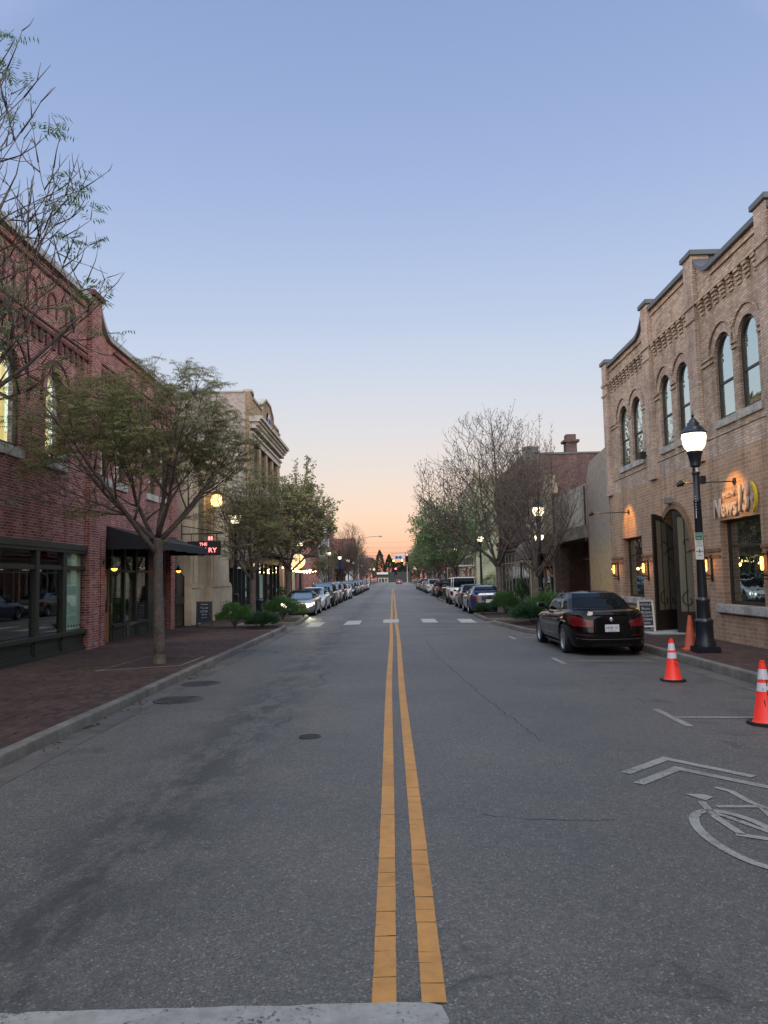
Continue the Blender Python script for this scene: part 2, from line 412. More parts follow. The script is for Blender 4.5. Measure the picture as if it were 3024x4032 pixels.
# ------------------------------------------------------------------ text
def text(body, size, ext, m, parent, loc, face='-Y', name='lettering', shear=0, off=0, align='CENTER', sx=1, label=None):
    cu = bpy.data.curves.new('txt', 'FONT'); cu.body = body; cu.size = size; cu.extrude = ext; cu.shear = shear; cu.offset = off
    cu.align_x = align; cu.align_y = 'CENTER'; cu.resolution_u = 3
    o = bpy.data.objects.new('txt', cu); COL.objects.link(o)
    bpy.context.view_layer.update()
    me = bpy.data.meshes.new_from_object(o.evaluated_get(bpy.context.evaluated_depsgraph_get()))
    bpy.data.objects.remove(o); bpy.data.curves.remove(cu)
    B = {'-Y': ((1,0,0),(0,0,1)), '-X': ((0,-1,0),(0,0,1)), '+X': ((0,1,0),(0,0,1)), '+Y': ((-1,0,0),(0,0,1)), 'Z': ((1,0,0),(0,1,0))}
    if isinstance(face, str): ax, ay = map(V, B[face])
    else: ax, ay = V(face[0]), V(face[1])
    az = ax.cross(ay); o0 = wloc(parent) if parent else V((0,0,0))
    for v in me.vertices:
        c = v.co.copy(); v.co = ax*c.x*sx + ay*c.y + az*c.z + V(loc) - o0
    me.materials.clear(); me.materials.append(m); me.name = name
    n = bpy.data.objects.new(name, me); COL.objects.link(n)
    if parent: n.parent = parent
    if label: n['label'] = label
    return n
TREES = True
SKY_NISHITA = .008
SKY_K = 1.0
# ================================================================== STREET
def rz(x): return -.02*abs(x)
YN, YF = -14, 420
KL, KR = -4.1, 6.12                       # kerb faces in the foreground
ISL_L = (32.0, 39.2); ISL_R = (32.3, 37.6)

mb = MB(); mb.face([(-600,-300,-.45),(600,-300,-.45),(600,1500,-.45),(-600,1500,-.45)])
struct(mb, 'ground', M['earth'])
xs = [-6.3,-5,-4.1,-3,-2,-1,0,1,2,3,4,5,6.2]
mb = MB(); mb.grid([[(x, y, rz(x)) for x in xs] for y in (YN,-5,0,5,10,20,30,45,60,90,130,200,300,YF)])
struct(mb, 'road', M['asphalt'])
# cross street far off, a low rise in the ground of the picture
mb = MB()
for s in (-1, 1):
    x0 = 6.25
    mb.face([(s*x0,136,-.13),(s*60,136,-.13),(s*60,152,-.13),(s*x0,152,-.13)])
struct(mb, 'cross_street', M['asphalt'])

def prism(path, z0, z1): # horizontal polygon slab
    mb = MB(); n = len(path)
    tris = tessellate_polygon([[V((p[0], p[1], 0)) for p in path]])
    mb.v = [(p[0], p[1], z1) for p in path] + [(p[0], p[1], z0) for p in path]
    mb.f = [tuple(t) for t in tris] + [(i, (i+1) % n, n+(i+1) % n, n+i) for i in range(n)]
    return mb
left_near = [(-16,YN),(-4.25,YN),(-4.25,29.9),(-4.5,30.9),(-6.35,31.1),(-6.35,135.5),(-16,135.5)]
struct(prism(left_near, -.3, .045), 'pavement', M['paver'])
right_near = [(16,YN),(6.27,YN),(6.27,22.4),(5.3,24.2),(4.45,25.6),(4.2,28.6),(4.0,30.6),(4.35,31.25),(6.35,31.4),(6.35,135.5),(16,135.5)]
struct(prism(right_near, -.3, .045), 'pavement', M['paver'])
for nm, s in (('pavement', -1), ('pavement', 1)):
    struct(prism([(s*6.35,152),(s*16,152),(s*16,YF),(s*6.35,YF)], -.3, .04), nm, M['paver'])
def kerb(path, name='kerb', w=.15, h=.055, out=1, hz=-.3):
    """kerb stone band along a path, road side on the right of travel when out=1; rounded nose, joints"""
    path = [V((p[0], p[1], 0)) for p in path]; pts = [path[0]]
    for a, b in zip(path, path[1:]):
        n = max(1, int((b-a).length/1.5))
        for k in range(1, n+1): pts.append(a.lerp(b, k/n))
    rs = []
    for i, p in enumerate(pts):
        d = (pts[min(i+1, len(pts)-1)] - pts[max(i-1, 0)]).normalized(); nrm = V((d.y, -d.x, 0))*out
        j = .006*noise.noise(p*.9)
        prof = [(0, hz), (0, h-.03+j), (.012, h-.008+j), (.035, h+j), (w, h+j), (w, hz)]
        rs.append([p - nrm*u + V((0,0,z)) for u, z in prof])
    mb = MB(); mb.rings(rs); return struct(mb, name, M['concrete'], smooth=True)
kerb([(-4.1,YN),(-4.1,29.6),(-4.2,30.4),(-4.45,30.85),(-6.2,30.98),(-6.2,135.5)], out=1)
kerb([(6.12,YN),(6.12,22.3),(5.2,24.1),(4.35,25.5),(4.1,28.4),(3.84,30.4),(3.95,31.0),(4.4,31.2),(6.2,31.3),(6.2,135.5)], out=-1)
for s in (-1, 1): kerb([(s*6.2,152),(s*6.2,YF)], out=-s)
def island(pts, name='kerb_island'):
    c = sum((V((p[0],p[1],0)) for p in pts), V())/len(pts)
    kerb(pts + [pts[0]], name)
    inner = [(p[0] + (c.x-p[0])*.06 , p[1] + (c.y-p[1])*.04) for p in pts]
    struct(prism(inner, -.3, .035), 'mulch_bed', M['mulch'])
# clockwise seen from above so that the road side is on the right... outward = out*(dy,-dx)
def isl(x0, x1, y0, y1, r=.5, skew=0):
    P = []
    for (cx, cy, a0) in ((x1-r, y0+r, -90), (x1-r-skew, y1-r, 0), (x0+r, y1-r, 90), (x0+r, y0+r, 180)):
        for k in range(5):
            a = R(a0 + k*22.5); P.append((cx + r*cos(a), cy + r*sin(a)))
    return P
island(isl(-6.15, -3.95, 32.0, 38.9, .6, .25)); island(isl(-6.15, -4.2, 78.6, 81.8, .6))
island(isl(3.85, 6.15, 32.5, 37.9, .5, -.1)); island(isl(3.75, 6.15, 59.5, 66.5, .6)); island(isl(3.9, 6.15, 82, 86.5, .6))
# mulch strip in the left pavement under the shrubs and round the near tree
struct(prism([(-7.3,27.2),(-6.6,26.9),(-4.4,28.2),(-4.4,30.6),(-6.2,30.8),(-7.0,29.5)], 0, .052), 'mulch_bed', M['mulch'])
struct(prism([(-6.05,15.7),(-4.5,16.4),(-4.45,18.3),(-5.9,18.6)], 0, .05), 'mulch_bed', M['mulch'])
struct(prism([(6.1,24.2),(5.4,24.3),(4.6,25.8),(4.33,28.6),(4.2,30.6),(4.6,30.95),(6.9,31),(7.1,26)], 0, .052), 'mulch_bed', M['mulch'])
kerb([(-6.05,15.7),(-4.5,16.4),(-4.45,18.3),(-5.9,18.6),(-6.05,15.7)], 'tree_pit_edge', w=.06, h=.058, out=1, hz=.03)
# gutter pans
def strip(x0, x1, y0, y1, dz, seg=3.0):
    mb = MB(); y = y0
    while y < y1:
        e = min(y + seg, y1)
        mb.face([(x0, y+.006, rz(x0)+dz), (x1, y+.006, rz(x1)+dz), (x1, e, rz(x1)+dz), (x0, e, rz(x0)+dz)]); y = e
    return mb
mb = strip(-4.098, -3.72, YN, 29.8, .004); g2 = strip(5.72, 6.118, YN, 22.2, .004); g3 = strip(-6.19, -5.75, 39.3, 135, .004)
struct(mb, 'gutter', M['gutter']); struct(g2, 'gutter', M['gutter']); struct(g3, 'gutter', M['gutter'])
struct(strip(5.75, 6.19, 38.2, 59, .004), 'gutter', M['gutter'])
# ------------------------------------------------------------------ markings
def yline(x0, x1, y0, y1):
    mb = MB(); y = y0; r = random.Random(int(x0*1000)+5)
    w0 = .012*sin(y*.35)
    while y < y1:
        L = r.uniform(.09, .34) if y < 16 else (r.uniform(.25, .8) if y < 34 else 3.2)
        e = min(y + L, y1); g = .0045 if y < 14 else (.008 if y < 34 else .0)
        j = [r.uniform(-.0015, .0015) for _ in range(4)]; sk = r.uniform(-.007, .007)
        wv = .012*sin(e*.35)
        a, b = x0 + wv, x1 + wv
        mb.face([(x0+w0+j[0], y+g, rz(a)+.006), (x1+w0+j[1], y+g+sk*.5, rz(b)+.006), (b+j[2], e+sk, rz(b)+.006), (a+j[3], e, rz(a)+.006)])
        y = e; w0 = wv
    return mb
for x0 in (-.138, .075):
    for y0, y1 in ((3.43, 31.4), (34.3, 134)):
        struct(yline(x0, x0+.105, y0, y1), 'yellow_line', M['yellow'])
def paint(polys, name, m='white_paint', dz=.006):
    mb = MB()
    for p in polys: mb.face([(x, y, rz(x)+dz) for x, y in p])
    return struct(mb, name, M[m], recalc=False)
# stop line at our feet, ragged edge
edge = [(-9+.12*k, 3.435 - .012*(-9+.12*k)*.0 - (.018*(-9+.12*k)) + .012*noise.noise(V((k*.6,0,0)))) for k in range(77)]
edge = [p for p in edge if p[0] < .13]
paint([[(a[0], 3.0), (b[0], 3.0), b, a] for a, b in zip(edge, edge[1:])] + [[(edge[-1][0],3.0),(.18,3.0),(.165,3.2),(.195,3.3),(.17,3.41),edge[-1]]], 'stop_line')
for p in ([(-3.5,30.92),(-2.94,30.73),(-2.96,33.91),(-3.57,33.93)], [(-2.02,31.2),(-1.36,31.2),(-1.38,34.1),(-2.01,34.1)],
          [(-.43,31.6),(.22,31.6),(.23,34.2),(-.43,34.2)], [(1.2,31.6),(1.82,31.5),(1.82,34.4),(1.2,34.4)], [(2.75,31.5),(3.4,31.5),(3.42,34.4),(2.8,34.4)]):
    paint([p], 'crosswalk_bar', 'white_far')
def tee(y, x1=5.6, x0=3.58):
    paint([[(x0-.05,y-.62),(x0+.05,y-.62),(x0+.05,y+.62),(x0-.05,y+.62)], [(x0+.052,y-.05),(x1,y-.05),(x1,y+.05),(x0+.052,y+.05)]], 'parking_mark')
tee(17.05); tee(10.2, 5.7); tee(23.6, 4.4)
for y in (44.5, 51.3, 58.0): tee(y, 5.7)
for y in (45.6, 51.7, 58.2, 65): paint([[(-3.68,y-.5),(-3.58,y-.5),(-3.58,y+.5),(-3.68,y+.5)], [(-5.7,y-.05),(-3.682,y-.05),(-3.682,y+.05),(-5.7,y+.05)]], 'parking_mark')
# sharrow chevrons and bicycle
def stroke(pts, w):
    """polyline painted with width w (list of quads, mitred)"""
    pts = [V((p[0], p[1], 0)) for p in pts]; L = []
    for i, p in enumerate(pts):
        a = (p - pts[i-1]).normalized() if i else (pts[1]-p).normalized()
        b = (pts[i+1]-p).normalized() if i < len(pts)-1 else a
        t = (a+b).normalized(); n = V((-t.y, t.x, 0)); c = max(.45, n.dot(V((-b.y, b.x, 0))))
        L.append((p + n*w/2/c, p - n*w/2/c))
    return [[(a[0].x,a[0].y),(b[0].x,b[0].y),(b[1].x,b[1].y),(a[1].x,a[1].y)] for a, b in zip(L, L[1:])]
def bicycle(ox, oy, flip=1):
    q = lambda x, y: (ox + x, oy + y*flip)
    W = []
    for (cx, cy) in ((2.42, 5.55), (3.12, 5.55)):
        W += stroke([q(cx + .27*cos(a), cy + .62*sin(a)) for a in [2*pi*k/28 for k in range(29)]], .072)
    W += stroke([q(2.45,6.42), q(2.40,6.0), q(2.42,5.60)], .062)
    W += stroke([q(2.52,6.28), q(2.86,6.28)], .062)
    W += stroke([q(2.44,6.12), q(2.73,5.45)], .055) + stroke([q(2.38,5.62), q(2.76,5.40)], .07)
    W += stroke([q(2.74,6.84), q(2.82,6.72), q(2.84,6.42), q(2.90,6.15), q(3.10,5.55)], .062)
    W += stroke([q(2.86,6.25), q(2.74,5.45)], .055)
    W += [[q(2.40,6.64), q(2.56,6.62), q(2.60,6.54), q(2.50,6.44)]]
    return W
paint(bicycle(0,0), 'bicycle_symbol')
paint(stroke([(2.12,7.32),(2.69,7.90),(3.24,7.20)], .105) + stroke([(2.12,6.95),(2.66,7.50),(3.24,6.80)], .105), 'chevron_symbol')
paint(bicycle(-5.85, 31.3), 'bicycle_symbol'); paint([[(-3.54,35.3),(-2.63,35.6),(-2.63,35.9),(-3.54,35.6)]], 'chevron_symbol')
# cracks in the asphalt: thin dark fissures that wander
def crack(pts, w=.012, seed=1):
    r = random.Random(seed); P_ = []
    for (a, b) in zip(pts, pts[1:]):
        n = max(2, int(sqrt((a[0]-b[0])**2+(a[1]-b[1])**2)/.12))
        for k in range(n): P_.append((a[0]+(b[0]-a[0])*k/n + r.gauss(0,.018), a[1]+(b[1]-a[1])*k/n + r.gauss(0,.018)))
    mb = MB()
    for a, b in zip(P_, P_[1:]):
        d = V((b[0]-a[0], b[1]-a[1])); 
        if d.length < 1e-4: continue
        n = V((-d.y, d.x)).normalized()*w*.5*r.uniform(.5,1.3)
        mb.face([(a[0]+n.x, a[1]+n.y, rz(a[0])+.003), (a[0]-n.x, a[1]-n.y, rz(a[0])+.003), (b[0]-n.x, b[1]-n.y, rz(b[0])+.003), (b[0]+n.x, b[1]+n.y, rz(b[0])+.003)])
    struct(mb, 'road_crack', M['crackdark'], recalc=False)
crack([(.62,6.05),(1.1,5.95),(1.75,5.9)], .008, 1); crack([(.95,22.5),(1.0,17.5),(1.35,12),(1.62,8.6)], .009, 2); crack([(-4.0,11.2),(-3.0,11.45),(-1.6,11.3),(-.3,11.6)], .010, 3)
crack([(.4,18.5),(2.2,18.9),(3.4,18.7)], .014, 4); crack([(-4,19.8),(-2,20.1),(-.2,19.9)], .016, 5); crack([(3.9,14.9),(4.9,15.3),(5.9,15.2)], .012, 6); crack([(-3.9,24.4),(-1,24.8),(3.9,24.5)], .02, 7)
crack([(-3.9,28.4),(0,28.2),(3.6,28.6)], .022, 8); crack([(-5,37),(-1,37.3),(3.8,37.1)], .025, 9); crack([(-4,43.5),(4,43.8)], .03, 10); crack([(-4,50.5),(4,50.2)], .03, 11); crack([(2.2,12.9),(2.75,13.4),(3.2,13.2)], .009, 12); crack([(-3.2,6.0),(-3.9,7.4),(-3.95,9.0)], .012, 13)
crack([(-3.2,21.8),(-1.5,22.3),(-.6,22.1),(-1.4,21.3),(-3.0,21.2),(-3.2,21.8)], .014, 14)
# utility covers
def cover(x, y, r, label):
    z = rz(x); t = thing('manhole_cover', label, 'manhole cover', (x, y, z), group='utility covers in the road')
    mb = MB(); mb.lathe([(r, -.02),(r, .010),(r*.86,.012),(r*.85,.004),(0,.004)], (x, y, z), 36, cap=False); mb.obj('ring_frame', M['castiron'], t, smooth=True)
    mb = MB()
    for i in range(-5, 6):
        for j in range(-5, 6):
            px, py = i*r*.15, j*r*.15
            if px*px+py*py < (r*.8)**2 and (i+j) % 2 == 0: mb.box((x+px-r*.055,y+py-r*.055,z+.004),(x+px+r*.055,y+py+r*.055,z+.011))
    mb.obj('tread_pattern', M['castiron'], t)
    return t
cover(-3.57, 14.4, .36, 'round cast iron cover beside the left kerb, the farther one')
cover(-3.45, 12.45, .40, 'round cast iron cover beside the left kerb, the nearer one')
cover(-1.0, 9.13, .13, 'small round valve cover in the left lane')
# fallen leaves in the gutter and on the pavement: litter too small to count
mb = MB()
for k in range(420):
    y = rnd.uniform(7, 29)
    if k < 300:
        c = noise.noise(V((y*.8, 3, 0)))
        if c < .05: continue
        x = KL + abs(rnd.gauss(0, .12)) + .02; z = rz(x) + .008
    else: x = rnd.uniform(-8, -4.5); z = .048
    a = rnd.uniform(0, 6.3); l = rnd.uniform(.015, .04); w = l*.5
    mb.face([(x+l*cos(a), y+l*sin(a), z), (x-w*sin(a), y+w*cos(a), z+.012), (x-l*cos(a), y-l*sin(a), z), (x+w*sin(a), y-w*cos(a), z+.008)])
mb.obj('leaf_litter', mat('dead_leaves', (.09,.04,.025), .9, var=.6, sc=8), label='brown dead leaves scattered along the left gutter', cat='leaf litter', kind='stuff', recalc=False)

# ================================================================== BUILDINGS
def FP(s, hx=HX): return lambda y, z, d: (s*(hx + d), y, z)
def rect(y0, y1, z0, z1): return [(y0,z0),(y1,z0),(y1,z1),(y0,z1)]
def arch(y0, y1, z0, zs, n=14, k=1.0):
    c, r = (y0+y1)/2, (y1-y0)/2
    return [(y0,z0),(y1,z0)] + [(c + r*cos(pi*i/n), zs + k*r*sin(pi*i/n)) for i in range(n+1)]
def inset(loop, e):
    cy = (min(p[0] for p in loop)+max(p[0] for p in loop))/2; cz = (min(p[1] for p in loop)+max(p[1] for p in loop))/2
    hy = max(p[0] for p in loop)-cy; hz = max(p[1] for p in loop)-cz
    return [(cy+(p[0]-cy)*(hy-e)/hy, cz+(p[1]-cz)*(hz-e)/hz) for p in loop]
def bx(s, y0, y1, z0, z1, d0, d1, mb=None, hx=HX):
    mb = mb or MB(); a, b = sorted((s*(hx+d0), s*(hx+d1))); return mb.box((a, y0, z0), (b, y1, z1))
def building(name, label, s, y0, y1, h, depth=12, wall='redbrick', loop=None, holes=(), side=None, cat='building', group=None, thick=.3, roof=True, hx=HX, sideh=None):
    t = thing(name, label, cat, (s*hx, (y0+y1)/2, 0), group=group)
    mb = MB(); mb.loop(loop or rect(y0, y1, -.2, h), holes, FP(s, hx), 0, thick, back=True); mb.obj('wall', M[wall], t)
    sh = sideh or h-.25
    mb = MB(); mb2 = MB()
    bx(s, y0, y0+thick, -.2, sh, thick+.001, depth, mb, hx); bx(s, y1-thick, y1, -.2, sh, thick+.001, depth, mb, hx)
    bx(s, y0+thick, y1-thick, -.2, sh, depth-thick, depth, mb, hx)
    mb.obj('side_wall', M[side or wall], t)
    if roof: bx(s, y0+thick+.001, y1-thick-.001, sh-.5, sh-.3, thick+.001, depth-thick-.001, mb2, hx).obj('roof', M['dark'], t)
    return t
def window(t, s, loop, d=.16, fw=.07, rail=None, glass='glass', frame='frame', name='window', mull=(), hx=HX, sub=True, gd=.03):
    P = FP(s, hx); mb = MB(); ins = inset(loop, fw)
    mb.loop(loop, [ins], P, d, d+.08, back=True)
    zs = [p[1] for p in ins]; ys = [p[0] for p in ins]
    if rail: bx(s, min(ys), max(ys), rail-.03, rail+.03, d+.004, d+.07, mb, hx)
    for y in mull: bx(s, y-.025, y+.025, min(zs), max(zs), d+.002, d+.072, mb, hx)
    f = mb.obj(name, M[frame], t)
    g = MB(); g.loop(ins, [], P, d+gd, d+gd+.008, back=True); g.obj('pane', M[glass], f)
    return f
def hood(mb, s, y0, y1, zs, r0, r1, d0, d1, tail=0, hx=HX, n=18):
    c = (y0+y1)/2; P = FP(s, hx)
    o = [(c+r1*cos(pi*i/n), zs+r1*sin(pi*i/n)) for i in range(n+1)]; i_ = [(c+r0*cos(pi*i/n), zs+r0*sin(pi*i/n)) for i in range(n+1)]
    if tail: o = [(c+r1, zs-tail)] + o + [(c-r1, zs-tail)]; i_ = [(c+r0, zs-tail)] + i_ + [(c-r0, zs-tail)]
    mb.loop(o + i_[::-1], [], P, d0, d1)

# ---------------------------------------------------------------- red brick building, left foreground
prof = [(6,-.2),(29.7,-.2),(29.7,9.02)] + [(y, 9.02 + .72*max(0,(1-(y-21.65)/1.0))**2.2) for y in (23.0,22.6,22.4,22.2,22.0,21.85,21.7)] + [(21.66,9.72),(6,9.72)]
shop1 = rect(7.5, 21.76, .001, 2.86); entry = rect(22.5, 29.2, .001, 3.12)
LW = [(13.0,14.2),(15.8,17.2),(18.46,19.5),(21.72,22.66),(23.12,24.06),(26.3,27.24),(27.75,28.6)]
lz = lambda a, b: 7.14-(b-a)/2
Lh = [arch(a, b, 4.9, lz(a, b)) for a, b in LW]
L1 = building('brick_building', 'two-storey red brick building with arched upper windows and dark green shopfronts on the left', -1, 6, 29.7, 9.7, 13, 'redbrick', prof, [shop1, entry]+Lh, cat='shop building')
for (a, b), lp in zip(LW, Lh):
    f = window(L1, -1, lp, .07, .085, 6.0, 'glass_clear', 'green')
    bx(-1, a-.12, b+.12, 4.66, 4.897, -.07, .2, MB()).obj('sill', M['stone'], f, bevel=.012)
    r = (b-a)/2
    mb = MB(); hood(mb, -1, a, b, lz(a,b), r+.005, r+.24, -.025, .05); mb.obj('brick_arch', M['redbrick'], f)
    mb = MB(); hood(mb, -1, a, b, lz(a,b), r+.245, r+.31, -.06, .05, .35); mb.obj('hood_mould', M['redbrick_dark'], f)
# rooms behind the upper windows (lights are on)
mb = MB(); bx(-1, 6.4, 29.3, 4.45, 4.5, .35, 6, mb); mb.obj('upper_floor', M['room'], L1)
mb = MB(); bx(-1, 6.4, 29.3, 6.5, 9.0, 3.2, 3.3, mb); bx(-1, 6.4, 29.3, 7.7, 7.75, .35, 3.2, mb); mb.obj('lit_room_wall', M['litroom'], L1)
mb = MB(); bx(-1, 6.4, 29.3, 4.52, 6.49, 3.2, 3.3, mb); bx(-1, 17.25, 17.45, 4.52, 7.6, .5, 1.2, mb); bx(-1, 19.5, 19.75, 4.52, 7.6, .5, 1.2, mb); bx(-1, 24.1, 24.3, 4.52, 7.6, .5, 1.2, mb); mb.obj('lit_yellow_wall', M['lityellow'], L1)
# trim
mb = MB()
for a, b in ((6,20.93),(21.67,28.94)): bx(-1, a, b, 7.98, 8.07, -.07, .05, mb); bx(-1, a, b, 8.2, 8.25, -.04, .05, mb)
y = 6.1
while y < 28.6:
    if not 20.8 < y < 21.6: bx(-1, y, y+.16, 7.66, 7.979, -.055, .05, mb); bx(-1, y+.16, y+.24, 7.8, 7.979, -.03, .05, mb)
    y += .36
mb.obj('corbel_table', M['redbrick_dark'], L1)
mb = MB()
for c in (13.2,14.3,15.4,16.5,17.6,18.7,19.75): hood(mb, -1, c-.25, c+.25, 8.85, .2, .27, -.03, .05, .35)
mb.each('blind_arch', M['redbrick_dark'], L1)
mb = MB(); bx(-1, 6, 20.94, 9.45, 9.51, -.05, .05, mb); bx(-1, 22.9, 28.94, 8.78, 8.83, -.05, .05, mb)
for a, b in ((17.3,18.3),(19.65,21.5),(24.3,26.1)): bx(-1, a, b, 6.5, 6.6, -.035, .05, mb); bx(-1, a, b, 6.68, 6.74, -.035, .05, mb)
mb.each('string_course', M['redbrick_dark'], L1)
mb = MB(); bx(-1, 20.95, 21.65, -.1, 9.9, -.14, .1, mb); bx(-1, 28.95, 29.73, 3.5, 9.0, -.1, .1, mb); bx(-1, 22.1, 22.45, 0, 3.2, -.02, .1, mb)
mb.each('pilaster', M['redbrick'], L1)
mb = MB(); bx(-1, 20.88, 21.72, 9.9, 10.06, -.22, .6, mb); mb.obj('pilaster_cap', M['redbrick_dark'], L1, bevel=.01)
mb = MB(); cp = [(29.75,9.02)] + prof[3:10]
for a, b in ((6, 20.94),): bx(-1, a, b, 9.72, 9.9, -.12, .5, mb)
o = [(p[0], p[1]) for p in cp]; mb.loop(o + [(p[0]-.02, p[1]+.17) for p in o[::-1]], [], FP(-1), -.12, .5, back=True)
mb.obj('coping', M['coping'], L1)
# green timber shopfront
SF = thing('timber_shopfront', 'dark green timber shopfront with three tall panes and transoms in the near brick wall', 'shopfront', (-HX, 18, 0))
mb = MB(); posts = [(7.5,7.7),(10.0,10.2),(12.0,12.2),(13.9,14.1),(15.8,16.35),(18.03,18.22),(19.52,19.75),(21.36,21.75)]
for a, b in posts: bx(-1, a, b, .1, 2.7, -.04, .1, mb)
bx(-1, 7.5, 21.75, 2.7, 2.85, -.09, .1, mb); bx(-1, 7.5, 21.75, .5, .6, -.1, .12, mb); bx(-1, 7.5, 21.36, 2.18, 2.29, -.02, .1, mb)
bx(-1, 7.5, 21.75, 2.62, 2.7, -.06, .1, mb); bx(-1, 21.66, 21.755, .1, 2.7, -.07, .1, mb)
mb.obj('frame', M['green'], SF, bevel=.006)
mb = MB(); bx(-1, 7.5, 21.75, .02, .5, .02, .1, mb); bx(-1, 7.5, 21.75, .0, .14, -.06, .1, mb)
for (a, b), (c, d) in zip(posts, posts[1:]):
    if c-b > .4:
        bx(-1, b, c, .43, .5, -.02, .1, mb); bx(-1, b-.1, b+.06, .14, .5, -.02, .1, mb); bx(-1, c-.06, c+.1, .14, .5, -.02, .1, mb); bx(-1, b, c, .14, .19, -.02, .1, mb)
mb.obj('bulkhead', M['green'], SF)
mb = MB()
for (a, b), (c, d) in zip(posts, posts[1:]):
    for z0, z1 in ((.6,2.18),(2.29,2.62)):
        mb = MB(); bx(-1, b, c, z0, z1, .04, .05, mb); mb.obj('pane', M['glass_clear'], SF)
mb = MB(); bx(-1, 19.8, 21.0, .62, 2.6, .1, .11, mb); mb.obj('green_blind', M['blind'], SF)
mb = MB(); bx(-1, 6.4, 22.2, .05, 4.4, 5.5, 5.6, mb); bx(-1, 22.0, 22.2, .05, 4.4, .4, 5.5, mb); mb.obj('shop_room', M['room'], L1)
mb = MB()
for k in range(6):
    c = V((-(HX+.035), 19.9+.17*k, .72)); pts = []
    for i in range(10):
        r = .05 if i % 2 == 0 else .02; a = pi/2 + i*pi/5; pts.append((c.x, c.y + r*cos(a), c.z + r*sin(a)))
    for i in range(10): mb.face([c, pts[i], pts[(i+1) % 10]])
mb.obj('star_decal', M['dark'], SF, recalc=False)
mb = MB(); mb.lathe([(0,-.03),(.025,0),(0,.03)], (-9.6, 17.3, .95), 10); o = mb.obj('candle_light', M['amber'], L1)
# recessed entry: door, three-light window, door
SE = thing('timber_shopfront', 'dark green entrance shopfront under the black awning, with a wooden door', 'shopfront', (-HX, 26, 0))
mb = MB()
for a, b in ((22.5,22.66),(23.5,23.66),(24.68,24.8),(25.8,25.92),(27.1,27.3),(28.05,28.2),(29.0,29.2)): bx(-1, a, b, .05, 3.05, .2, .34, mb)
bx(-1, 22.5, 29.2, 2.96, 3.12, .18, .34, mb); bx(-1, 23.66, 27.1, 2.16, 2.24, .21, .33, mb); bx(-1, 23.6, 27.15, .46, .56, .12, .34, mb); bx(-1, 22.6, 23.5, 2.14, 2.24, .2, .33, mb); bx(-1, 28.2, 29.0, 2.14, 2.24, .2, .33, mb); bx(-1, 27.3, 28.05, .05, 3.0, .24, .3, mb)
mb.obj('frame', M['green'], SE)
mb = MB(); bx(-1, 23.62, 27.12, .02, .46, .22, .32, mb)
for a in (23.7,24.9,26.0): bx(-1, a, a+.08, .08, .4, .19, .3, mb)
bx(-1, 23.62, 27.12, .4, .46, .19, .3, mb); mb.obj('bulkhead', M['green'], SE)
for a, b in ((23.66,24.68),(24.8,25.8),(25.92,27.1)):
    for z0, z1 in ((.56,2.16),(2.24,2.96)): bx(-1, a, b, z0, z1, .26, .268, MB()).obj('pane', M['glass_clear'], SE)
for k, (a, b) in enumerate(((22.66,23.5),(28.2,29.0))):
    mb = MB(); ins = rect(a+.13, b-.13, .95, 2.02)
    mb.loop(rect(a, b, .04, 2.14), [ins], FP(-1), .24, .29, back=True)
    for z0, z1 in ((.12,.16),(.5,.54),(.82,.86)): bx(-1, a+.1, b-.1, z0, z1, .225, .25, mb)
    d = mb.obj('door', M['wood'], SE); bx(-1, a+.13, b-.13, .95, 2.02, .26, .268, MB()).obj('pane', M['glass_clear'], d)
    MB().tube([(-HX-.2, b-.06, .9),(-HX-.15, b-.06, .95),(-HX-.15, b-.06, 1.15),(-HX-.2, b-.06, 1.2)], .012).obj('handle', M['metal'], d)
mb = MB(); bx(-1, 22.3, 29.3, .05, 4.4, 5.5, 5.6, mb); mb.obj('shop_room', M['room'], L1)
# awnings
def awning(name, label, s, y0, y1, ztop, zbot, proj, val, m, hx=HX, frame=True):
    t = thing(name, label, 'awning', (s*hx, (y0+y1)/2, zbot)); X = lambda d: s*(hx-d)
    mb = MB(); n = 14; rows = []
    for i in range(n+1):
        y = y0 + (y1-y0)*i/n; sag = .02*sin(i*2.1)
        rows.append([(X(.01), y, ztop), (X(proj*.5), y, (ztop+zbot)/2-.02+sag*.3), (X(proj), y, zbot), (X(proj+.01), y, zbot-val+sag)])
    mb.grid(rows)
    for y in (y0, y1): mb.face([(X(.01), y, ztop), (X(proj), y, zbot), (X(proj), y, zbot-val), (X(.01), y, zbot-val)])
    mb.obj('canopy', M[m], t, recalc=False)
    mb = MB()
    for y in (y0+.02, (y0+y1)/2, y1-.02): mb.bar((X(.02), y, ztop-.06), (X(proj-.02), y, zbot-.04), .015); mb.bar((X(.02), y, zbot-.06), (X(proj-.02), y, zbot-.06), .015)
    mb.bar((X(proj-.02), y0, zbot-.05), (X(proj-.02), y1, zbot-.05), .015)
    mb.obj('frame', M['black'], t); return t
awning('shop_awning', 'black canvas awning over the entrance of the red brick building', -1, 22.55, 29.0, 3.5, 3.05, 1.45, .24, 'awning')
mb = MB(); mb.box((-8.38,22.57,3.48),(-8.2,22.9,3.58)); 
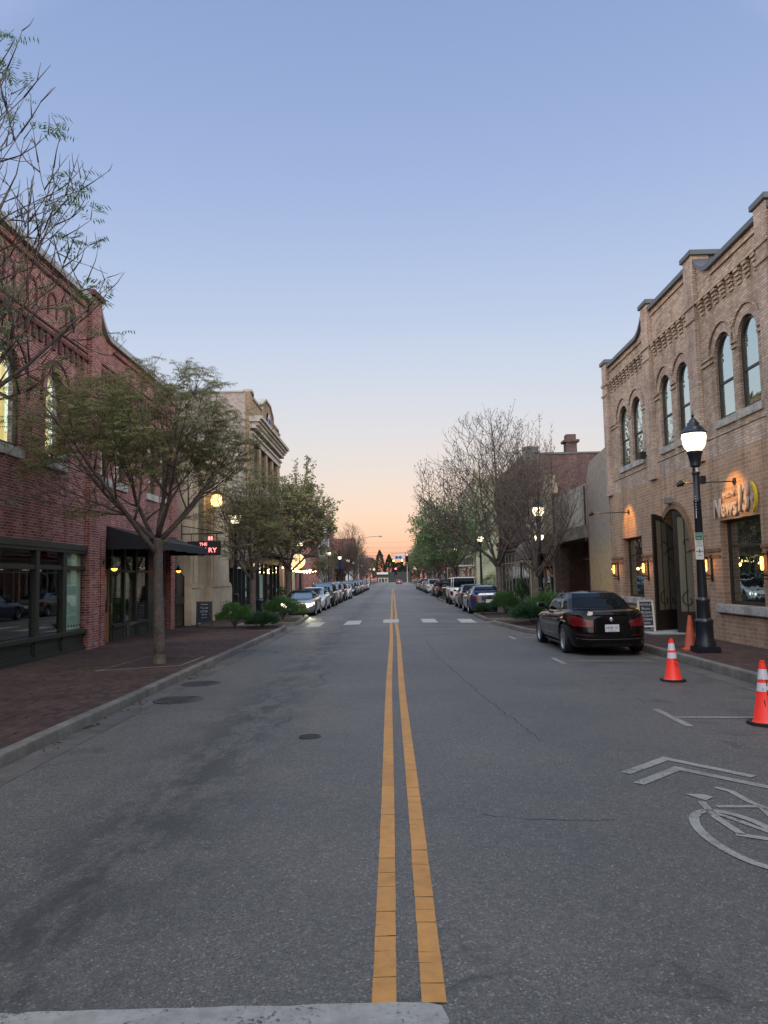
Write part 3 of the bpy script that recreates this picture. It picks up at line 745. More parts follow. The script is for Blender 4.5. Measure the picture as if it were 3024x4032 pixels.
# barn lamps either side of the entrance
def barn_lamp(y, label):
    t = thing('wall_lamp', label, 'wall lamp', (-HX, y, 2.2), group='barn lamps on the red brick building'); x = -HX
    mb = MB(); mb.lathe([(.06,0),(.06,.03)], (x, y, 2.42), 12, 'x'); mb.tube([(x+.02,y,2.42),(x+.12,y,2.55),(x+.25,y,2.58),(x+.33,y,2.5),(x+.34,y,2.4)], .012, 8); mb.obj('arm', M['iron'], t)
    mb = MB(); mb.lathe([(.03,.18),(.05,.14),(.06,.1),(.15,.02),(.155,0),(.14,.01),(.05,.09)], (x+.34, y, 2.24), 18, cap=False); mb.obj('lamp_shade', M['iron'], t, smooth=True)
    mb = MB(); mb.lathe([(0,-.075),(.05,-.06),(.085,-.02),(.09,.02),(.05,.05)], (x+.34, y, 2.24), 14); mb.obj('bulb', M['amber'], t, smooth=True)
    return t
barn_lamp(22.28, 'amber barn lamp on the brick pier left of the black awning'); barn_lamp(29.0, 'amber barn lamp half hidden behind the trunk of the near tree')
# iron gate in the slot next to the brick building
t = thing('iron_gate', 'black iron bar gate with arched top between brick and limestone walls', 'gate', (-HX, 30.4, 0))
mb = MB()
for k in range(9):
    y = 29.78 + k*.15; z = 2.02 + .16*sin(pi*min(1, (k+3)/11)); mb.bar((-HX-.02, y, .05), (-HX-.02, y, z), .013, 5)
mb.tube([(-HX-.02, 29.75+1.3*i/10, 2.03+.17*sin(pi*(i+3)/13)) for i in range(11)], .025, 6); bx(-1, 29.75, 31.05, .05, .1, 0, .04, mb); mb.obj('bars', M['iron'], t)
mb = MB(); bx(-1, 29.75, 31.1, .95, 1.25, -.01, .03, mb); bx(-1, 31.0, 31.05, .05, 2.05, -.01, .04, mb); mb.obj('lock_panel', M['iron'], t)
mb = MB(); mb.box((-10.5, 29.72, 0), (-10.4, 31.1, 4.5)); mb.obj('passage_wall', M['brownbrick'], L1)
# blade sign: THE LIBRARY
t = thing('neon_sign', 'black blade sign with red neon letters on an iron bracket above the gate', 'sign', (-HX, 30.6, 3.2))
mb = MB(); mb.bar((-HX,30.6,3.72), (-6.72,30.6,3.72), .025); mb.bar((-HX,30.6,4.05), (-6.75,30.6,3.76), .018); mb.bar((-HX+.02,30.6,3.5),(-HX+.02,30.6,4.15), .025)
mb.lathe([(0,-.04),(.045,0),(0,.04)], (-6.7,30.6,3.73), 10); mb.bar((-8.0,30.6,3.72),(-8.0,30.6,3.4), .018); mb.bar((-6.98,30.6,3.72),(-6.98,30.6,3.4), .018); mb.obj('bracket', M['iron'], t)
mb = MB(); mb.box((-8.15,30.55,2.85),(-6.82,30.65,3.42)); mb.obj('sign_board', M['iron'], t, bevel=.01)
text('THE', .17, .012, M['neon'], t, (-7.5,30.53,3.29)); text('LIBRARY', .27, .012, M['neon'], t, (-7.5,30.53,3.05), sx=1.05)
mb = MB(); mb.box((-7.3,30.52,3.46),(-7.24,30.56,3.6)); mb.box((-7.2,30.52,3.46),(-7.14,30.56,3.6)); mb.obj('neon_book', M['neon'], t)

# the street goes on behind the viewer; it shows only as reflections
for s_, nm, wl, hh, tt in ((-1,'stone_block','lime',8.5,'pale stone block continuing the left side behind the viewer'),(1,'brick_block','brownbrick',8.8,'brown brick block continuing the right side behind the viewer')):
    cl = [(-8.5-k*5, -6-k*5) for k in range(9)]
    BB = building(nm, tt, s_, -56, 5.9, hh, 10, wl, None, [rect(a,b,4.6,7) for a, b in cl] + [rect(a-.8,b+.6,.4,3) for a, b in cl], cat='building')
    for a, b in cl: window(BB, s_, rect(a,b,4.6,7), .1, .1, 5.8); window(BB, s_, rect(a-.8,b+.6,.4,3), .1, .1)
building('brick_block', 'dark brick block closing the street far behind the viewer', 1, -75, -70, 9, 30, 'brownbrick', None, [], cat='building', hx=-15)
# ---------------------------------------------------------------- limestone bank front
L2 = building('limestone_building', 'pale limestone building with tall pilasters and a recessed doorway next to the gate', -1, 31.1, 39.25, 7.6, 13, 'lime', None, [rect(32.6, 34.3, 2.9, 6.6)], side='paintbrick', cat='bank building')
window(L2, -1, rect(32.6,34.3,2.9,6.6), .25, .08, 4.6, mull=(33.45,))
mb = MB()
for a, b in ((31.13,31.55),(31.75,32.3),(34.75,38.5)): bx(-1, a, b, 1.75, 6.9, -.22, .05, mb)
bx(-1, 31.9, 32.15, 1.75, 6.9, -.3, -.2, mb); bx(-1, 35.1, 38.1, 1.75, 6.9, -.27, -.2, mb); mb.each('pilaster', M['lime'], L2, bevel=.015)
mb = MB()
for a, b, e in ((31.13,32.45,.34),(34.6,38.65,.34)): bx(-1, a, b, 1.55, 1.66, -e, .05, mb); bx(-1, a-.0, b+.0, 1.66, 1.75, -e+.05, .05, mb)
bx(-1, 31.07, 32.6, .05, 1.55, -.3, .05, mb); bx(-1, 34.4, 38.9, .05, 1.55, -.3, .05, mb); mb.each('plinth', M['lime'], L2, bevel=.02)
mb = MB(); bx(-1, 31.07, 39.22, 6.95, 7.3, -.4, .05, mb); bx(-1, 31.07, 39.22, 7.3, 7.62, -.55, .3, mb); mb.obj('cornice', M['lime'], L2, bevel=.02)
t = thing('wall_lantern', 'large glowing lantern high on the limestone front behind the near tree', 'lantern', (-8.0, 34.4, 5.3))
mb = MB(); mb.lathe([(.05,-.3),(.22,-.22),(.27,0),(.22,.2),(.06,.3)], (-7.85,34.4,5.45), 12); mb.obj('lamp_globe', emit('lantern_glow', (1,.6,.18), 3.2), t, smooth=True)
mb = MB(); mb.bar((-8.62,34.4,5.8),(-7.85,34.4,5.8), .025); mb.lathe([(.28,.0),(.05,.16),(.02,.3)], (-7.85,34.4,5.72), 12)
for k in range(6): a = k*pi/3; mb.tube([(-7.85+.06*cos(a),34.4+.06*sin(a),5.14),(-7.85+.27*cos(a),34.4+.27*sin(a),5.4),(-7.85+.24*cos(a),34.4+.24*sin(a),5.7)], .012, 4)
mb.obj('lantern_frame', M['iron'], t)

# ---------------------------------------------------------------- low shops Y 39.3 - 45.7
L3 = building('low_shop', 'single-storey brick shop with louvred transoms and a black front beyond the limestone building', -1, 39.28, 45.68, 6.1, 12, 'brownbrick', None, [rect(39.5,45.4,.001,3.7)], cat='shop building')
mb = MB(); bx(-1, 39.3, 45.64, 6.1, 6.25, -.1, .5, mb); mb.obj('coping', mat('pinkish_coping', (.42,.33,.32), .6), L3)  # the coping itself is pinkish
mb = MB(); bx(-1, 39.5, 45.4, 2.5, 2.95, -.05, .2, mb)
for y in (39.5,40.6,41.7,42.8,43.9,45.3): bx(-1, y, y+.1, .05, 3.7, .0, .2, mb)
bx(-1, 39.5, 45.4, .05, .4, .0, .2, mb); mb.obj('shop_frame', M['black'], L3)
mb = MB()
for k in range(9): bx(-1, 39.6, 45.3, 3.0+k*.08, 3.05+k*.08, .06, .1, mb)
mb.obj('louvre', mat('louvre_slats', (.35,.33,.27), .6), L3)
bx(-1, 39.6, 45.3, .4, 2.5, .1, .11, MB()).obj('pane', M['glass'], L3); bx(-1, 39.6, 45.3, 2.95, 3.7, .12, .13, MB()).obj('pane', M['dark'], L3)
t = thing('wall_lamp', 'pale gooseneck lamp on the louvred shopfront beside the limestone pier', 'wall lamp', (-HX,39.6,2.6)); mb = MB(); mb.lathe([(.02,.16),(.06,.12),(.2,.0),(.18,.0),(.05,.1)], (-7.9,39.9,2.45), 14, cap=False); mb.obj('lamp_shade', M['trim_white'], t, smooth=True)
MB().tube([(-8.35,39.9,2.6),(-8.2,39.9,2.85),(-7.98,39.9,2.85),(-7.9,39.9,2.6)], .012).obj('arm', M['trim_white'], t)

# ---------------------------------------------------------------- tall building with crest
def bay_windows(t, s, rows, cols, m='glass', frame='frame', d=.14, rail=True, **k):
    for z0, z1 in rows:
        for a, b in cols: window(t, s, rect(a,b,z0,z1), d, .07, (z0+z1)/2 if rail else None, m, frame, **k)
cols = [(47.0,48.8),(49.6,51.4),(52.2,54.0),(54.8,56.6)]
topl = [(45.7,-.2),(57.8,-.2),(57.8,12.75),(57.0,12.75),(57.0,12.95),(54.6,12.95),(54.5,13.35),(53.2,13.95),(51.2,13.95),(49.9,13.35),(49.8,12.95),(46.5,12.95),(46.5,13.25),(45.7,13.25)]
L4 = building('tall_brick_building', 'tallest building on the left, whitewashed side wall, buff front, cornice and blue crest', -1, 45.7, 57.8, 13.1, 20, 'buffbrick', topl,
    [rect(46.3,57.3,.001,3.2)] + [rect(a,b,z0,z1) for z0,z1 in ((4.6,6.9),(7.9,10.3)) for a,b in cols], side='paintbrick', cat='building', sideh=13.2)
bay_windows(L4, -1, ((4.6,6.9),(7.9,10.3)), cols)
mb = MB(); bx(-1, 45.66, 57.84, 11.55, 11.75, -.75, .05, mb); bx(-1, 45.66, 57.84, 11.4, 11.55, -.6, .05, mb); bx(-1, 45.66, 57.84, 11.0, 11.2, -.35, .05, mb); bx(-1, 45.66, 57.84, 10.65, 10.8, -.2, .05, mb); bx(-1, 45.66, 57.84, 10.3, 10.65, -.08, .05, mb)
y = 45.8
while y < 57.7: bx(-1, y, y+.14, 11.2, 11.4, -.5, .05, mb); y += .3
mb.obj('cornice', M['greystone'], L4)
mb = MB(); up = [(p[0], p[1]) for p in topl[2:]]
mb.loop(up + [(p[0], p[1]+.14) for p in up[::-1]], [], FP(-1), -.1, .4, back=True); mb.box((-27.5,45.65,13.2),(-8.8,46.05,13.3))
for k in range(7): mb.box((-11-k*1.9-.2,45.6,13.3),(-11-k*1.9+.2,46.1,13.38))
mb.obj('coping', M['greystone'], L4)
mb = MB(); mb.lathe([(.0,.0),(.62,.0),(.62,-.06),(.55,-.08),(0,-.08)], (-HX+.0,52.4,12.75), 24, 'x', Matrix.Identity(4)); 
t2 = mb.obj('crest', M['trim_white'], L4); mb = MB(); mb.lathe([(0,.10),(.5,.10),(.5,.08)], (-HX,52.4,12.75), 24, 'x'); mb.obj('crest_face', M['trim_white'], t2)
text('MASONIC', .28, .02, M['signblue'], t2, (-HX+.12,52.4,12.75), '+X', sx=.7) if False else text('NOM', .5, .02, M['signblue'], t2, (-HX+.12,52.4,12.72), '+X', sx=.7)
mb = MB(); bx(-1, 46.3, 57.3, 2.9, 3.35, -.1, .2, mb)
for y in (46.3,48.5,50.2,51.6,53.8,55.5,57.2): bx(-1, y, y+.12, .05, 2.9, .0, .2, mb)
bx(-1, 46.3, 57.3, .05, .45, .0, .2, mb); mb.obj('shop_frame', M['black'], L4)
bx(-1, 46.4, 57.2, .45, 2.9, .1, .11, MB()).obj('pane', M['glass'], L4)
mb = MB(); bx(-1, 49.0, 50.1, .5, 2.2, .04, .09, mb); mb.obj('blind', M['blind'], L4)
awning('flat_canopy', 'thin dark metal canopy along the tall building on the left', -1, 46.2, 56.6, 3.6, 3.45, 1.3, .16, 'black')

# ---------------------------------------------------------------- restaurant row with bulbs
L5 = building('cream_shop', 'cream single-storey shop with narrow windows and string lights', -1, 57.85, 73.0, 5.2, 12, 'redbrick', None, [rect(59.5,61,.9,2.6), rect(63,64.2,.9,2.6), rect(66,67.5,.05,2.5)], cat='shop building')
bay_windows(L5, -1, ((.9,2.6),), [(59.5,61),(63,64.2)], frame='black'); window(L5, -1, rect(66,67.5,.05,2.5), .14, .08, frame='black')
mb = MB()
bx(-1, 58.6, 59.5, .05, 3.1, -.05, .05, mb); bx(-1, 61, 63, .05, 3.1, -.05, .05, mb); bx(-1, 64.2, 66, .05, 3.1, -.05, .05, mb); mb.each('cream_panel', M['cream'], L5)
t = thing('balcony', 'dark iron balcony with railing on the brick shop row on the left', 'balcony', (-HX,70,4)); mb = MB(); mb.box((-8.4,67,3.9),(-7.0,72.6,4.02)); mb.obj('deck', M['frame'], t)
mb = MB(); mb.bar((-7.05,67,5.0),(-7.05,72.6,5.0),.03); 
for k in range(24): mb.bar((-7.05,67+k*.24,4.0),(-7.05,67+k*.24,5.0),.012,4)
for k in range(5): mb.bar((-7.05-k*.3,67,4.0),(-7.05-k*.3,67,5.0),.012,4)
mb.bar((-7.05,67,5.0),(-8.4,67,5.0),.03); mb.bar((-7.1,67.1,3.95),(-8.38,67.1,3.2),.03); mb.obj('railing', M['iron'], t)
t = thing('round_sign', 'round glowing lattice sign with warm light above the pavement', 'sign', (-7.2,57.5,3.1)); mb = MB()
mb.lathe([(0,-.05),(.55,-.05),(.55,.05),(0,.05)], (-7.05,57.5,3.2), 28, 'y'); mb.obj('sign_face', emit('glowing_sign', (1,.68,.28), 1.6), t)
mb = MB()
for k in range(-2,3): mb.bar((-7.05+k*.2,57.42,3.2-.48+abs(k)*.07),(-7.05+k*.2,57.42,3.2+.48-abs(k)*.07),.014,4); mb.bar((-7.53+abs(k)*.07,57.42,3.2+k*.2),(-6.57-abs(k)*.07,57.42,3.2+k*.2),.014,4)
mb.bar((-8.4,57.5,3.9),(-6.6,57.5,3.9),.03); mb.bar((-7.05,57.5,3.9),(-7.05,57.5,3.72),.02); mb.obj('lattice', M['iron'], t)
t = thing('string_lights', 'strings of warm bulbs over the pavement by the cream shop', 'string lights', (-7,58,2.5)); mb = MB(); pts = []
for a, b in (((-8.3,56.5,2.9),(-6.2,60,2.65)),((-8.3,59,2.9),(-6.2,60,2.65)),((-6.2,60,2.65),(-8.2,64,2.9)),((-8.3,62,2.9),(-6.2,64.5,2.6))):
    a, b = V(a), V(b); L = [a.lerp(b, k/10) - V((0,0,.28*sin(pi*k/10))) for k in range(11)]; mb.tube(L, .008, 3); pts += L[1:-1]
mb.obj('cable', M['black'], t)
for p in pts[::1]:
    b = MB(); b.lathe([(0,-.06),(.05,-.02),(.04,.03),(.015,.06)], p - V((0,0,.05)), 8); b.obj('bulb', M['warm'], t, smooth=True)

# ---------------------------------------------------------------- further left blocks
L6 = building('brick_block', 'brick block with white painted front and a raised brick gable farther down the left side', -1, 88, 111.5, 10.1, 16, 'redbrick', [(88,-.2),(111.5,-.2),(111.5,10.2),(107,10.2),(105.5,11.0),(103,11.0),(101.5,10.2),(88,9.4)], [rect(a,a+1.6,5.2,7.6) for a in (89.5,92.5,95.5,98.5)], cat='building')
bay_windows(L6, -1, ((5.2,7.6),), [(a,a+1.6) for a in (89.5,92.5,95.5,98.5)])
mb = MB(); bx(-1, 88.0, 102, 3.9, 5.2, -.06, .05, mb); bx(-1, 88.0, 102, 7.6, 9.3, -.06, .05, mb); bx(-1, 88, 89.5, 5.2, 7.6, -.06, .05, mb); bx(-1, 100.1, 102, 5.2, 7.6, -.06, .05, mb)
for a in (91.1,94.1,97.1): bx(-1, a, a+1.4, 5.2, 7.6, -.06, .05, mb)
mb.each('white_front', M['whitewall'], L6)
mb = MB(); bx(-1, 88.1, 102, .05, 3.8, -.04, .0, mb); mb.obj('shop_front', M['glass'], L6)
mb = MB()
for k in range(8): bx(-1, 88.2+k*1.9, 88.6+k*1.9, .05, 3.8, -.12, .0, mb)
bx(-1, 88.1, 102, 3.0, 3.25, -.12, .0, mb); mb.each('shop_pier', M['trim_white'], L6)
L7 = building('brick_block', 'low brown brick block after the white painted front on the left', -1, 111.6, 134, 5.6, 12, 'brownbrick', None, [rect(113,120,.3,3),rect(122,132,.3,3)], cat='building')
window(L7,-1,rect(113,120,.3,3),mull=(115,117.5)); window(L7,-1,rect(122,132,.3,3),mull=(124.5,127,129.5))
awning('flat_canopy', 'far dark flat canopy over the brown brick block on the left', -1, 112, 130, 3.35, 3.3, 1.6, .15, 'black')
L8 = building('brick_block', 'plain dark brick block rising behind the bare trees beyond the side street', -1, 168, 182, 10.9, 26, 'redbrick', None, [], cat='building')
L9 = building('white_block', 'low white building beyond the side street on the left', -1, 153, 167.8, 3.6, 14, 'whitewall', None, [], cat='building')

# ================================================================== RIGHT SIDE
# ---------------------------------------------------------------- tan brick news building
RY0 = 6
def top_r():
    sw = lambda y, c, sgn: .5*max(0, 1-abs(y-c)/.8)**2.2
    P = [(29.35, 9.62)]
    for y in (27, 25.6, 25.35, 25.1, 24.9, 24.75, 24.6): P.append((y, 9.62 + .62*max(0, 1-(y-24.6)/.95)**2.2))
    P += [(24.0, 10.14), (20.9, 10.14)]
    P += [(20.3, 10.2)]
    for y in (20.29, 20.15, 20.0, 19.85, 19.65, 19.4): P.append((y, 9.64 + .5*max(0, 1-(20.3-y)/.9)**2.2))
    P += [(16.75, 9.66), (16.2, 9.66), (12.5,10.14),(6,10.14)]
    return P
TR = top_r()
RWn = [(26.74,27.82),(25.3,26.38),(22.6,23.52),(21.2,22.12),(18.48,19.46),(17.16,18.12),(14.4,15.3),(13.0,13.9)]
rsp = lambda a, b: 7.78-(b-a)/2
Rh = [arch(a, b, 5.62, rsp(a,b)) for a, b in RWn]
R1 = thing('tan_brick_building', 'two-storey tan brick news station with arched upper windows and crenellated brick band', 'office building', (HX, 18, 0))
mb = MB(); mb.loop([(29.35,9.62),(29.35,4.74),(6,4.74),(6,10.14)] + TR[::-1][1:-1], Rh, FP(1), 0, .35, back=True); mb.obj('upper_wall', M['tanbrick'], R1)
mb = MB()
zb = 5.42; bx(1, 6, 29.35, 4.74, zb-.14, -.012, .0, mb); mb.obj('pale_band', M['tanpale'], R1)
win1 = rect(25.85, 27.95, .98, 3.05); win2 = rect(17.5, 19.68, .98, 3.09); win3 = rect(11.5, 13.7, .98, 3.09)
dA = arch(21.55, 24.05, .06, 2.42, 20)
mb = MB(); mb.loop(rect(6, 29.35, -.2, 4.738), [win1, win2, win3, dA], FP(1, HX-.03), 0, .62, back=True); mb.obj('lower_wall', M['tanpaint'], R1)
mb = MB(); bx(1, 29.05, 29.35, -.2, 9.3, .36, 14, mb); bx(1, 6, 6.3, -.2, 9.3, .62, 14, mb); bx(1, 6.3, 29.05, -.2, 9.3, 13.7, 14, mb); mb.obj('side_wall', M['tanpale'], R1)
bx(1, 6.35, 29.0, 4.3, 4.6, .62, 13.6, MB()).obj('upper_floor', M['dark'], R1)
bx(1, 6.35, 29.0, 8.9, 9.1, .36, 13.6, MB()).obj('roof', M['dark'], R1)
for (a, b), lp in zip(RWn, Rh):
    f = window(R1, 1, lp, .07, .085, 6.55, 'glass_sky', 'frame')
    r = (b-a)/2; z = rsp(a,b)
    mb = MB(); hood(mb, 1, a, b, z, r+.005, r+.24, -.015, .05); mb.obj('brick_arch', M['tanpale'], f)
    mb = MB(); hood(mb, 1, a, b, z, r+.26, r+.32, -.06, .05); mb.obj('hood_mould', M['tanbrick'], f)
for a, b in ((26.74,27.82),(25.3,26.38),(22.6,23.52),(21.2,22.12),(18.48,19.46),(17.16,18.12),(14.4,15.3),(13.0,13.9)):
    bx(1, a-.12, b+.12, 5.42, 5.617, -.06, .25, MB()).obj('sill', M['stone'], R1, bevel=.012)
mb = MB()
for a, b in ((24.62,25.28),(26.42,26.7),(27.86,28.85),(20.95,21.16),(22.16,22.56),(23.56,23.95),(16.8,17.12),(18.16,18.44),(19.5,20.25)):
    bx(1, a, b, 7.18, 7.25, -.05, .05, mb); bx(1, a, b, 7.32, 7.38, -.05, .05, mb)
bx(1, 6, 29.35, 5.24, 5.3, -.04, .0, mb); mb.each('string_course', M['tanbrick'], R1)
PIL = [(28.85,29.38,9.8),(24.0,24.6,10.36),(20.3,20.9,10.36),(16.2,16.75,9.86),(11.9,12.5,10.36)]
mb = MB()
for a, b, h in PIL:
    bx(1, a, b, 4.74, h, -.13, .34, mb)
mb.each('pilaster', M['tanpale'], R1)
mb = MB()
for a, b, h in PIL: bx(1, a-.04, b+.04, 8.95, 9.06, -.17, -.131, mb); bx(1, a-.04, b+.04, 8.56, 8.64, -.17, -.131, mb)
mb.each('pilaster_band', M['tanpale'], R1)
mb = MB()
for a, b, h in PIL: bx(1, a-.08, b+.08, h, h+.14, -.19, 1.0 if h > 10 else .6, mb); 0
mb.each('pilaster_cap', M['coping_dark'], R1, bevel=.01)
mb = MB()
for a, b, h in PIL: bx(1, a+.02, b-.02, h-.9, h-.001, .34, .9 if h > 10 else .5, mb)
mb.each('parapet_pier', M['coping_dark'], R1)
mb = MB(); e = [(29.4,9.62)] + TR[1:]
def seg_coping(pts, mb): mb.loop(pts + [(p[0], p[1]+.13) for p in pts[::-1]], [], FP(1), -.1, .5, back=True)
seg_coping([p for p in TR if p[0] >= 24.6], mb); seg_coping([(24.0,10.14),(20.9,10.14)], mb); seg_coping([p for p in TR if 16.75 <= p[0] <= 20.295], mb); seg_coping([(16.2,9.66),(12.5,10.14)], mb)
mb.each('coping', M['coping_dark'], R1)
mb = MB()
for (a, b, z) in ((24.62,28.83,9.42),(20.92,23.98,9.94),(16.77,19.4,9.44)): bx(1, a, b, z, z+.06, -.05, .05, mb)
for lo, hi in ((24.64,28.82),(20.92,23.98),(16.78,20.28),(12.6,16.1)):
    n = int(round((hi-lo)/.42)); st = (hi-lo)/n
    bx(1, lo, hi, 8.98, 9.04, -.12, .02, mb)
    for k in range(n):
        y = lo + k*st + st*.12
        for q in range(4): bx(1, y, y+st*.52, 8.60+q*.098, 8.60+q*.098+.068, -.035-.028*q, .02, mb)
        bx(1, y+st*.1, y+st*.42, 8.60, 8.979, -.02, .01, mb)
mb.obj('corbel_table', M['tanbrick'], R1)
mb = MB()
for a, b in ((6,11.5),(13.7,17.49),(19.69,21.2),(24.4,25.84),(27.96,29.35)):
    bx(1, a, b, 2.32, 2.4, -.045, .0, mb, HX-.03); bx(1, a, b, 2.16, 2.22, -.03, .0, mb, HX-.03)
mb.each('belt_course', M['tanbelt'], R1)
mb = MB(); hood(mb, 1, 21.55, 24.05, 2.42, 1.256, 1.36, -.06, .02, 0, HX-.03, 28); hood(mb, 1, 21.55, 24.05, 2.42, 1.38, 1.47, -.035, .02, 0, HX-.03, 28); mb.obj('door_arch', M['tanbelt'], R1)
for lp, y0, y1, kind in ((win1,25.85,27.95,'glass'),(win2,17.5,19.68,'glass'),(win3,11.5,13.7,'glass')):
    f = window(R1, 1, lp, .16, .08, 2.42, kind, 'frame')
    bx(1, y0-.3, y1+.3, .76, .978, -.13, .2, MB()).obj('sill', M['stone'], f, bevel=.02)
# things seen through the small window: pale lettering and a picture in the lit room
text('Omega', .38, .006, mat('gold_letter', (.4,.28,.1), .5), R1, (HX+.13, 26.85, 2.68), '-X', name='window_lettering', sx=1.1) if False else None
# recessed porch and open iron doors
mb = MB(); bx(1, 20.6, 25, .02, 4.2, 3.0, 3.05, mb); bx(1, 20.6, 21.0, .02, 4.2, .62, 3.0, mb); bx(1, 24.6, 25.0, .02, 4.2, .62, 3.0, mb); mb.obj('porch_room', mat('porch_wall', (.16,.11,.08), .8), R1)
mb = MB(); mb.box((7.35,22.0,.05),(9.6,23.9,.075)); mb.obj('door_mat', mat('pale_mat', (.3,.3,.28), .9, var=.5, sc=9), label='pale patterned mat on the pavement at the open iron doors', cat='door mat')
def iron_door(hx_, hy, ang, mirror, label):
    """leaf in local (u along width from hinge, z); arched quarter top, tall edge at u=w"""
    t = thing('iron_door', label, 'door', (hx_, hy, .06), ang, group='open arched iron doors'); w = 1.2; o0 = wloc(t)
    def top(u): return 2.38 + sqrt(max(0, 1.25**2 - (1.25-u)**2))*.92
    us = [w*k/12 for k in range(13)]
    out = [(0,0),(w,0)] + [(u, top(u)) for u in us[::-1]]
    ins = [(.13,.62),(w-.13,.62)] + [(u, top(u)-.15) for u in [.13+(w-.26)*k/10 for k in range(11)][::-1]]
    P = lambda u, z, d: V((u, d, z)) + o0
    mb = MB(); mb.loop(out, [ins], P, -.03, .03, back=True); mb.obj('door_frame', M['bronzedoor'], t)
    mb = MB(); mb.loop(ins, [], P, -.004, .004, back=True); mb.obj('glass_panel', M['doorglass'], t)
    mb = MB()
    def spiral(cu, cz, r, a0, turn, sg, d): mb.tube([P(cu + r*(1-k/22)*cos(a0+sg*turn*k/22), cz + r*(1-k/22)*sin(a0+sg*turn*k/22), d) for k in range(19)], .012, 5)
    for d in (-.02, .02):
        for u in (.35,.6,.85): mb.bar(P(u,.62,d), P(u,top(u)-.15,d), .012, 5)
        for cu, sg in ((.42,1),(.8,-1)): spiral(cu, .95, .26, pi/2, 2.2*pi, sg, d); spiral(cu, 2.35+.2*(cu > .6), .24, -pi/2, 2.2*pi, sg, d)
    mb.obj('scrollwork', M['iron'], t)
    mb = MB()
    for d in (-.07, .07): mb.tube([P(w-.06,1.25,0),P(w-.06,1.25,d),P(w-.06,1.65,d),P(w-.06,1.65,0)], .012, 6)
    mb.obj('handle', M['iron'], t)
    mb = MB()
    for z in (.5,.9,1.3,1.7,2.1): mb.lathe([(.02,0),(0,.015)], tuple(P(.06,z,.03)), 6, 'y')
    return t
iron_door(8.98, 24.0, R(180+28), 0, 'left arched iron door leaf with scrollwork, swung open toward the street')
iron_door(8.98, 21.62, R(180-52), 1, 'right arched iron door leaf, partly behind the near lamp post')
# sconces
def sconce(y, label, lit=True):
    t = thing('wall_sconce', label, 'wall sconce', (HX-.03, y, 1.7), group='amber sconces on the tan brick wall'); x = HX-.03; c = (x-.17, y, 1.78)
    mb = MB(); mb.box((x-.03,y-.045,1.55),(x,y+.045,2.24)); mb.box((x-.2,y-.02,1.68),(x-.02,y+.02,1.71)); mb.lathe([(.09,-.02),(.1,0),(.03,.01)], (c[0],c[1],1.74), 14); mb.box((x-.17,y-.012,1.6),(x-.02,y+.012,1.63)); mb.obj('bracket', M['iron'], t)
    mb = MB(); mb.lathe([(.1,0),(.105,.02),(.06,.03)], (c[0],c[1],2.16), 14); mb.obj('cap', M['iron'], t)
    mb = MB(); mb.lathe([(.085,0),(.085,.40)], (c[0],c[1],1.76), 16, cap=False); mb.obj('glass_cylinder', glass_clear_s, t, smooth=True)
    mb = MB(); mb.lathe([(.02,0),(.036,.04),(.036,.27),(.02,.31)], (c[0],c[1],1.81), 12); mb.obj('bulb', M['amber'], t, smooth=True)
    l = bpy.data.lights.new('sconce_light', 'POINT'); l.energy = 3.2; l.color = (1,.42,.1); l.shadow_soft_size = .04
    o = bpy.data.objects.new('sconce_light', l); COL.objects.link(o); o.parent = t; o.location = (-.28, 0, .27)
glass_clear_s = glass_clear('sconce_glass', (.95,.9,.85), .02)
sconce(28.66, 'lit amber sconce left of the small shop window on the tan wall'); sconce(25.3, 'lit amber sconce between the small window and the iron doors')
sconce(20.28, 'lit amber sconce between the lamp post and the large window'); sconce(17.2, 'lit amber sconce right of the large window at the picture edge'); 
def arm_light(y, z, label, e=150):
    t = thing('arm_spotlight', label, 'spotlight', (HX-.03, y, z), group='long-armed spotlights on the tan wall'); x = HX-.03
    mb = MB(); mb.lathe([(.09,-.02),(.09,0)], (x,y,z), 16, 'x'); mb.bar((x,y,z),(x-1.28,y,z-.02), .014); mb.obj('arm', M['iron'], t)
    Mx = Matrix.Translation((x-1.3,y,z-.02)) @ Matrix.Rotation(R(62), 4, 'Y'); mb = MB(); mb.lathe([(.03,-.14),(.05,-.1),(.085,.02),(.08,.03)], (0,0,0), 14, 'z', Mx, cap=False); mb.obj('lamp_head', M['iron'], t, smooth=True)
    mb = MB(); mb.lathe([(.0,.0),(.06,.0),(.0,.01)], (0,0,0), 12, 'z', Mx); mb.obj('bulb', M['warm'], t)
    l = bpy.data.lights.new('spot', 'SPOT'); l.energy = e; l.color = (1,.45,.08); l.spot_size = R(72); l.spot_blend = .7; l.shadow_soft_size = .04
    o = bpy.data.objects.new('spot', l); COL.objects.link(o); o.parent = t; o.location = (-1.2, 0, .03)
    o.rotation_euler = V((1.0, 0, -.38)).to_track_quat('-Z', 'Y').to_euler()
arm_light(27.1, 3.95, 'far spotlight on a long arm lighting the wall above the small window'); arm_light(18.68, 3.98, 'spotlight on a long arm lighting the news sign, behind the lamp post')
t = thing('box_light', 'square grey light box above the arched doorway', 'wall light', (HX-.03,22.95,3.95)); mb = MB(); mb.box((HX-.22,22.85,3.85),(HX-.031,23.08,4.03)); mb.obj('housing', M['metal'], t, bevel=.01)
t = thing('box_light', 'dark square floodlight on the sill between the upper windows', 'wall light', (HX,24.8,5.6)); mb = MB(); mb.box((HX-.3,24.72,5.5),(HX-.12,24.95,5.72)); mb.bar((HX-.14,24.83,5.6),(HX,24.83,5.6),.03); mb.obj('housing', M['iron'], t)
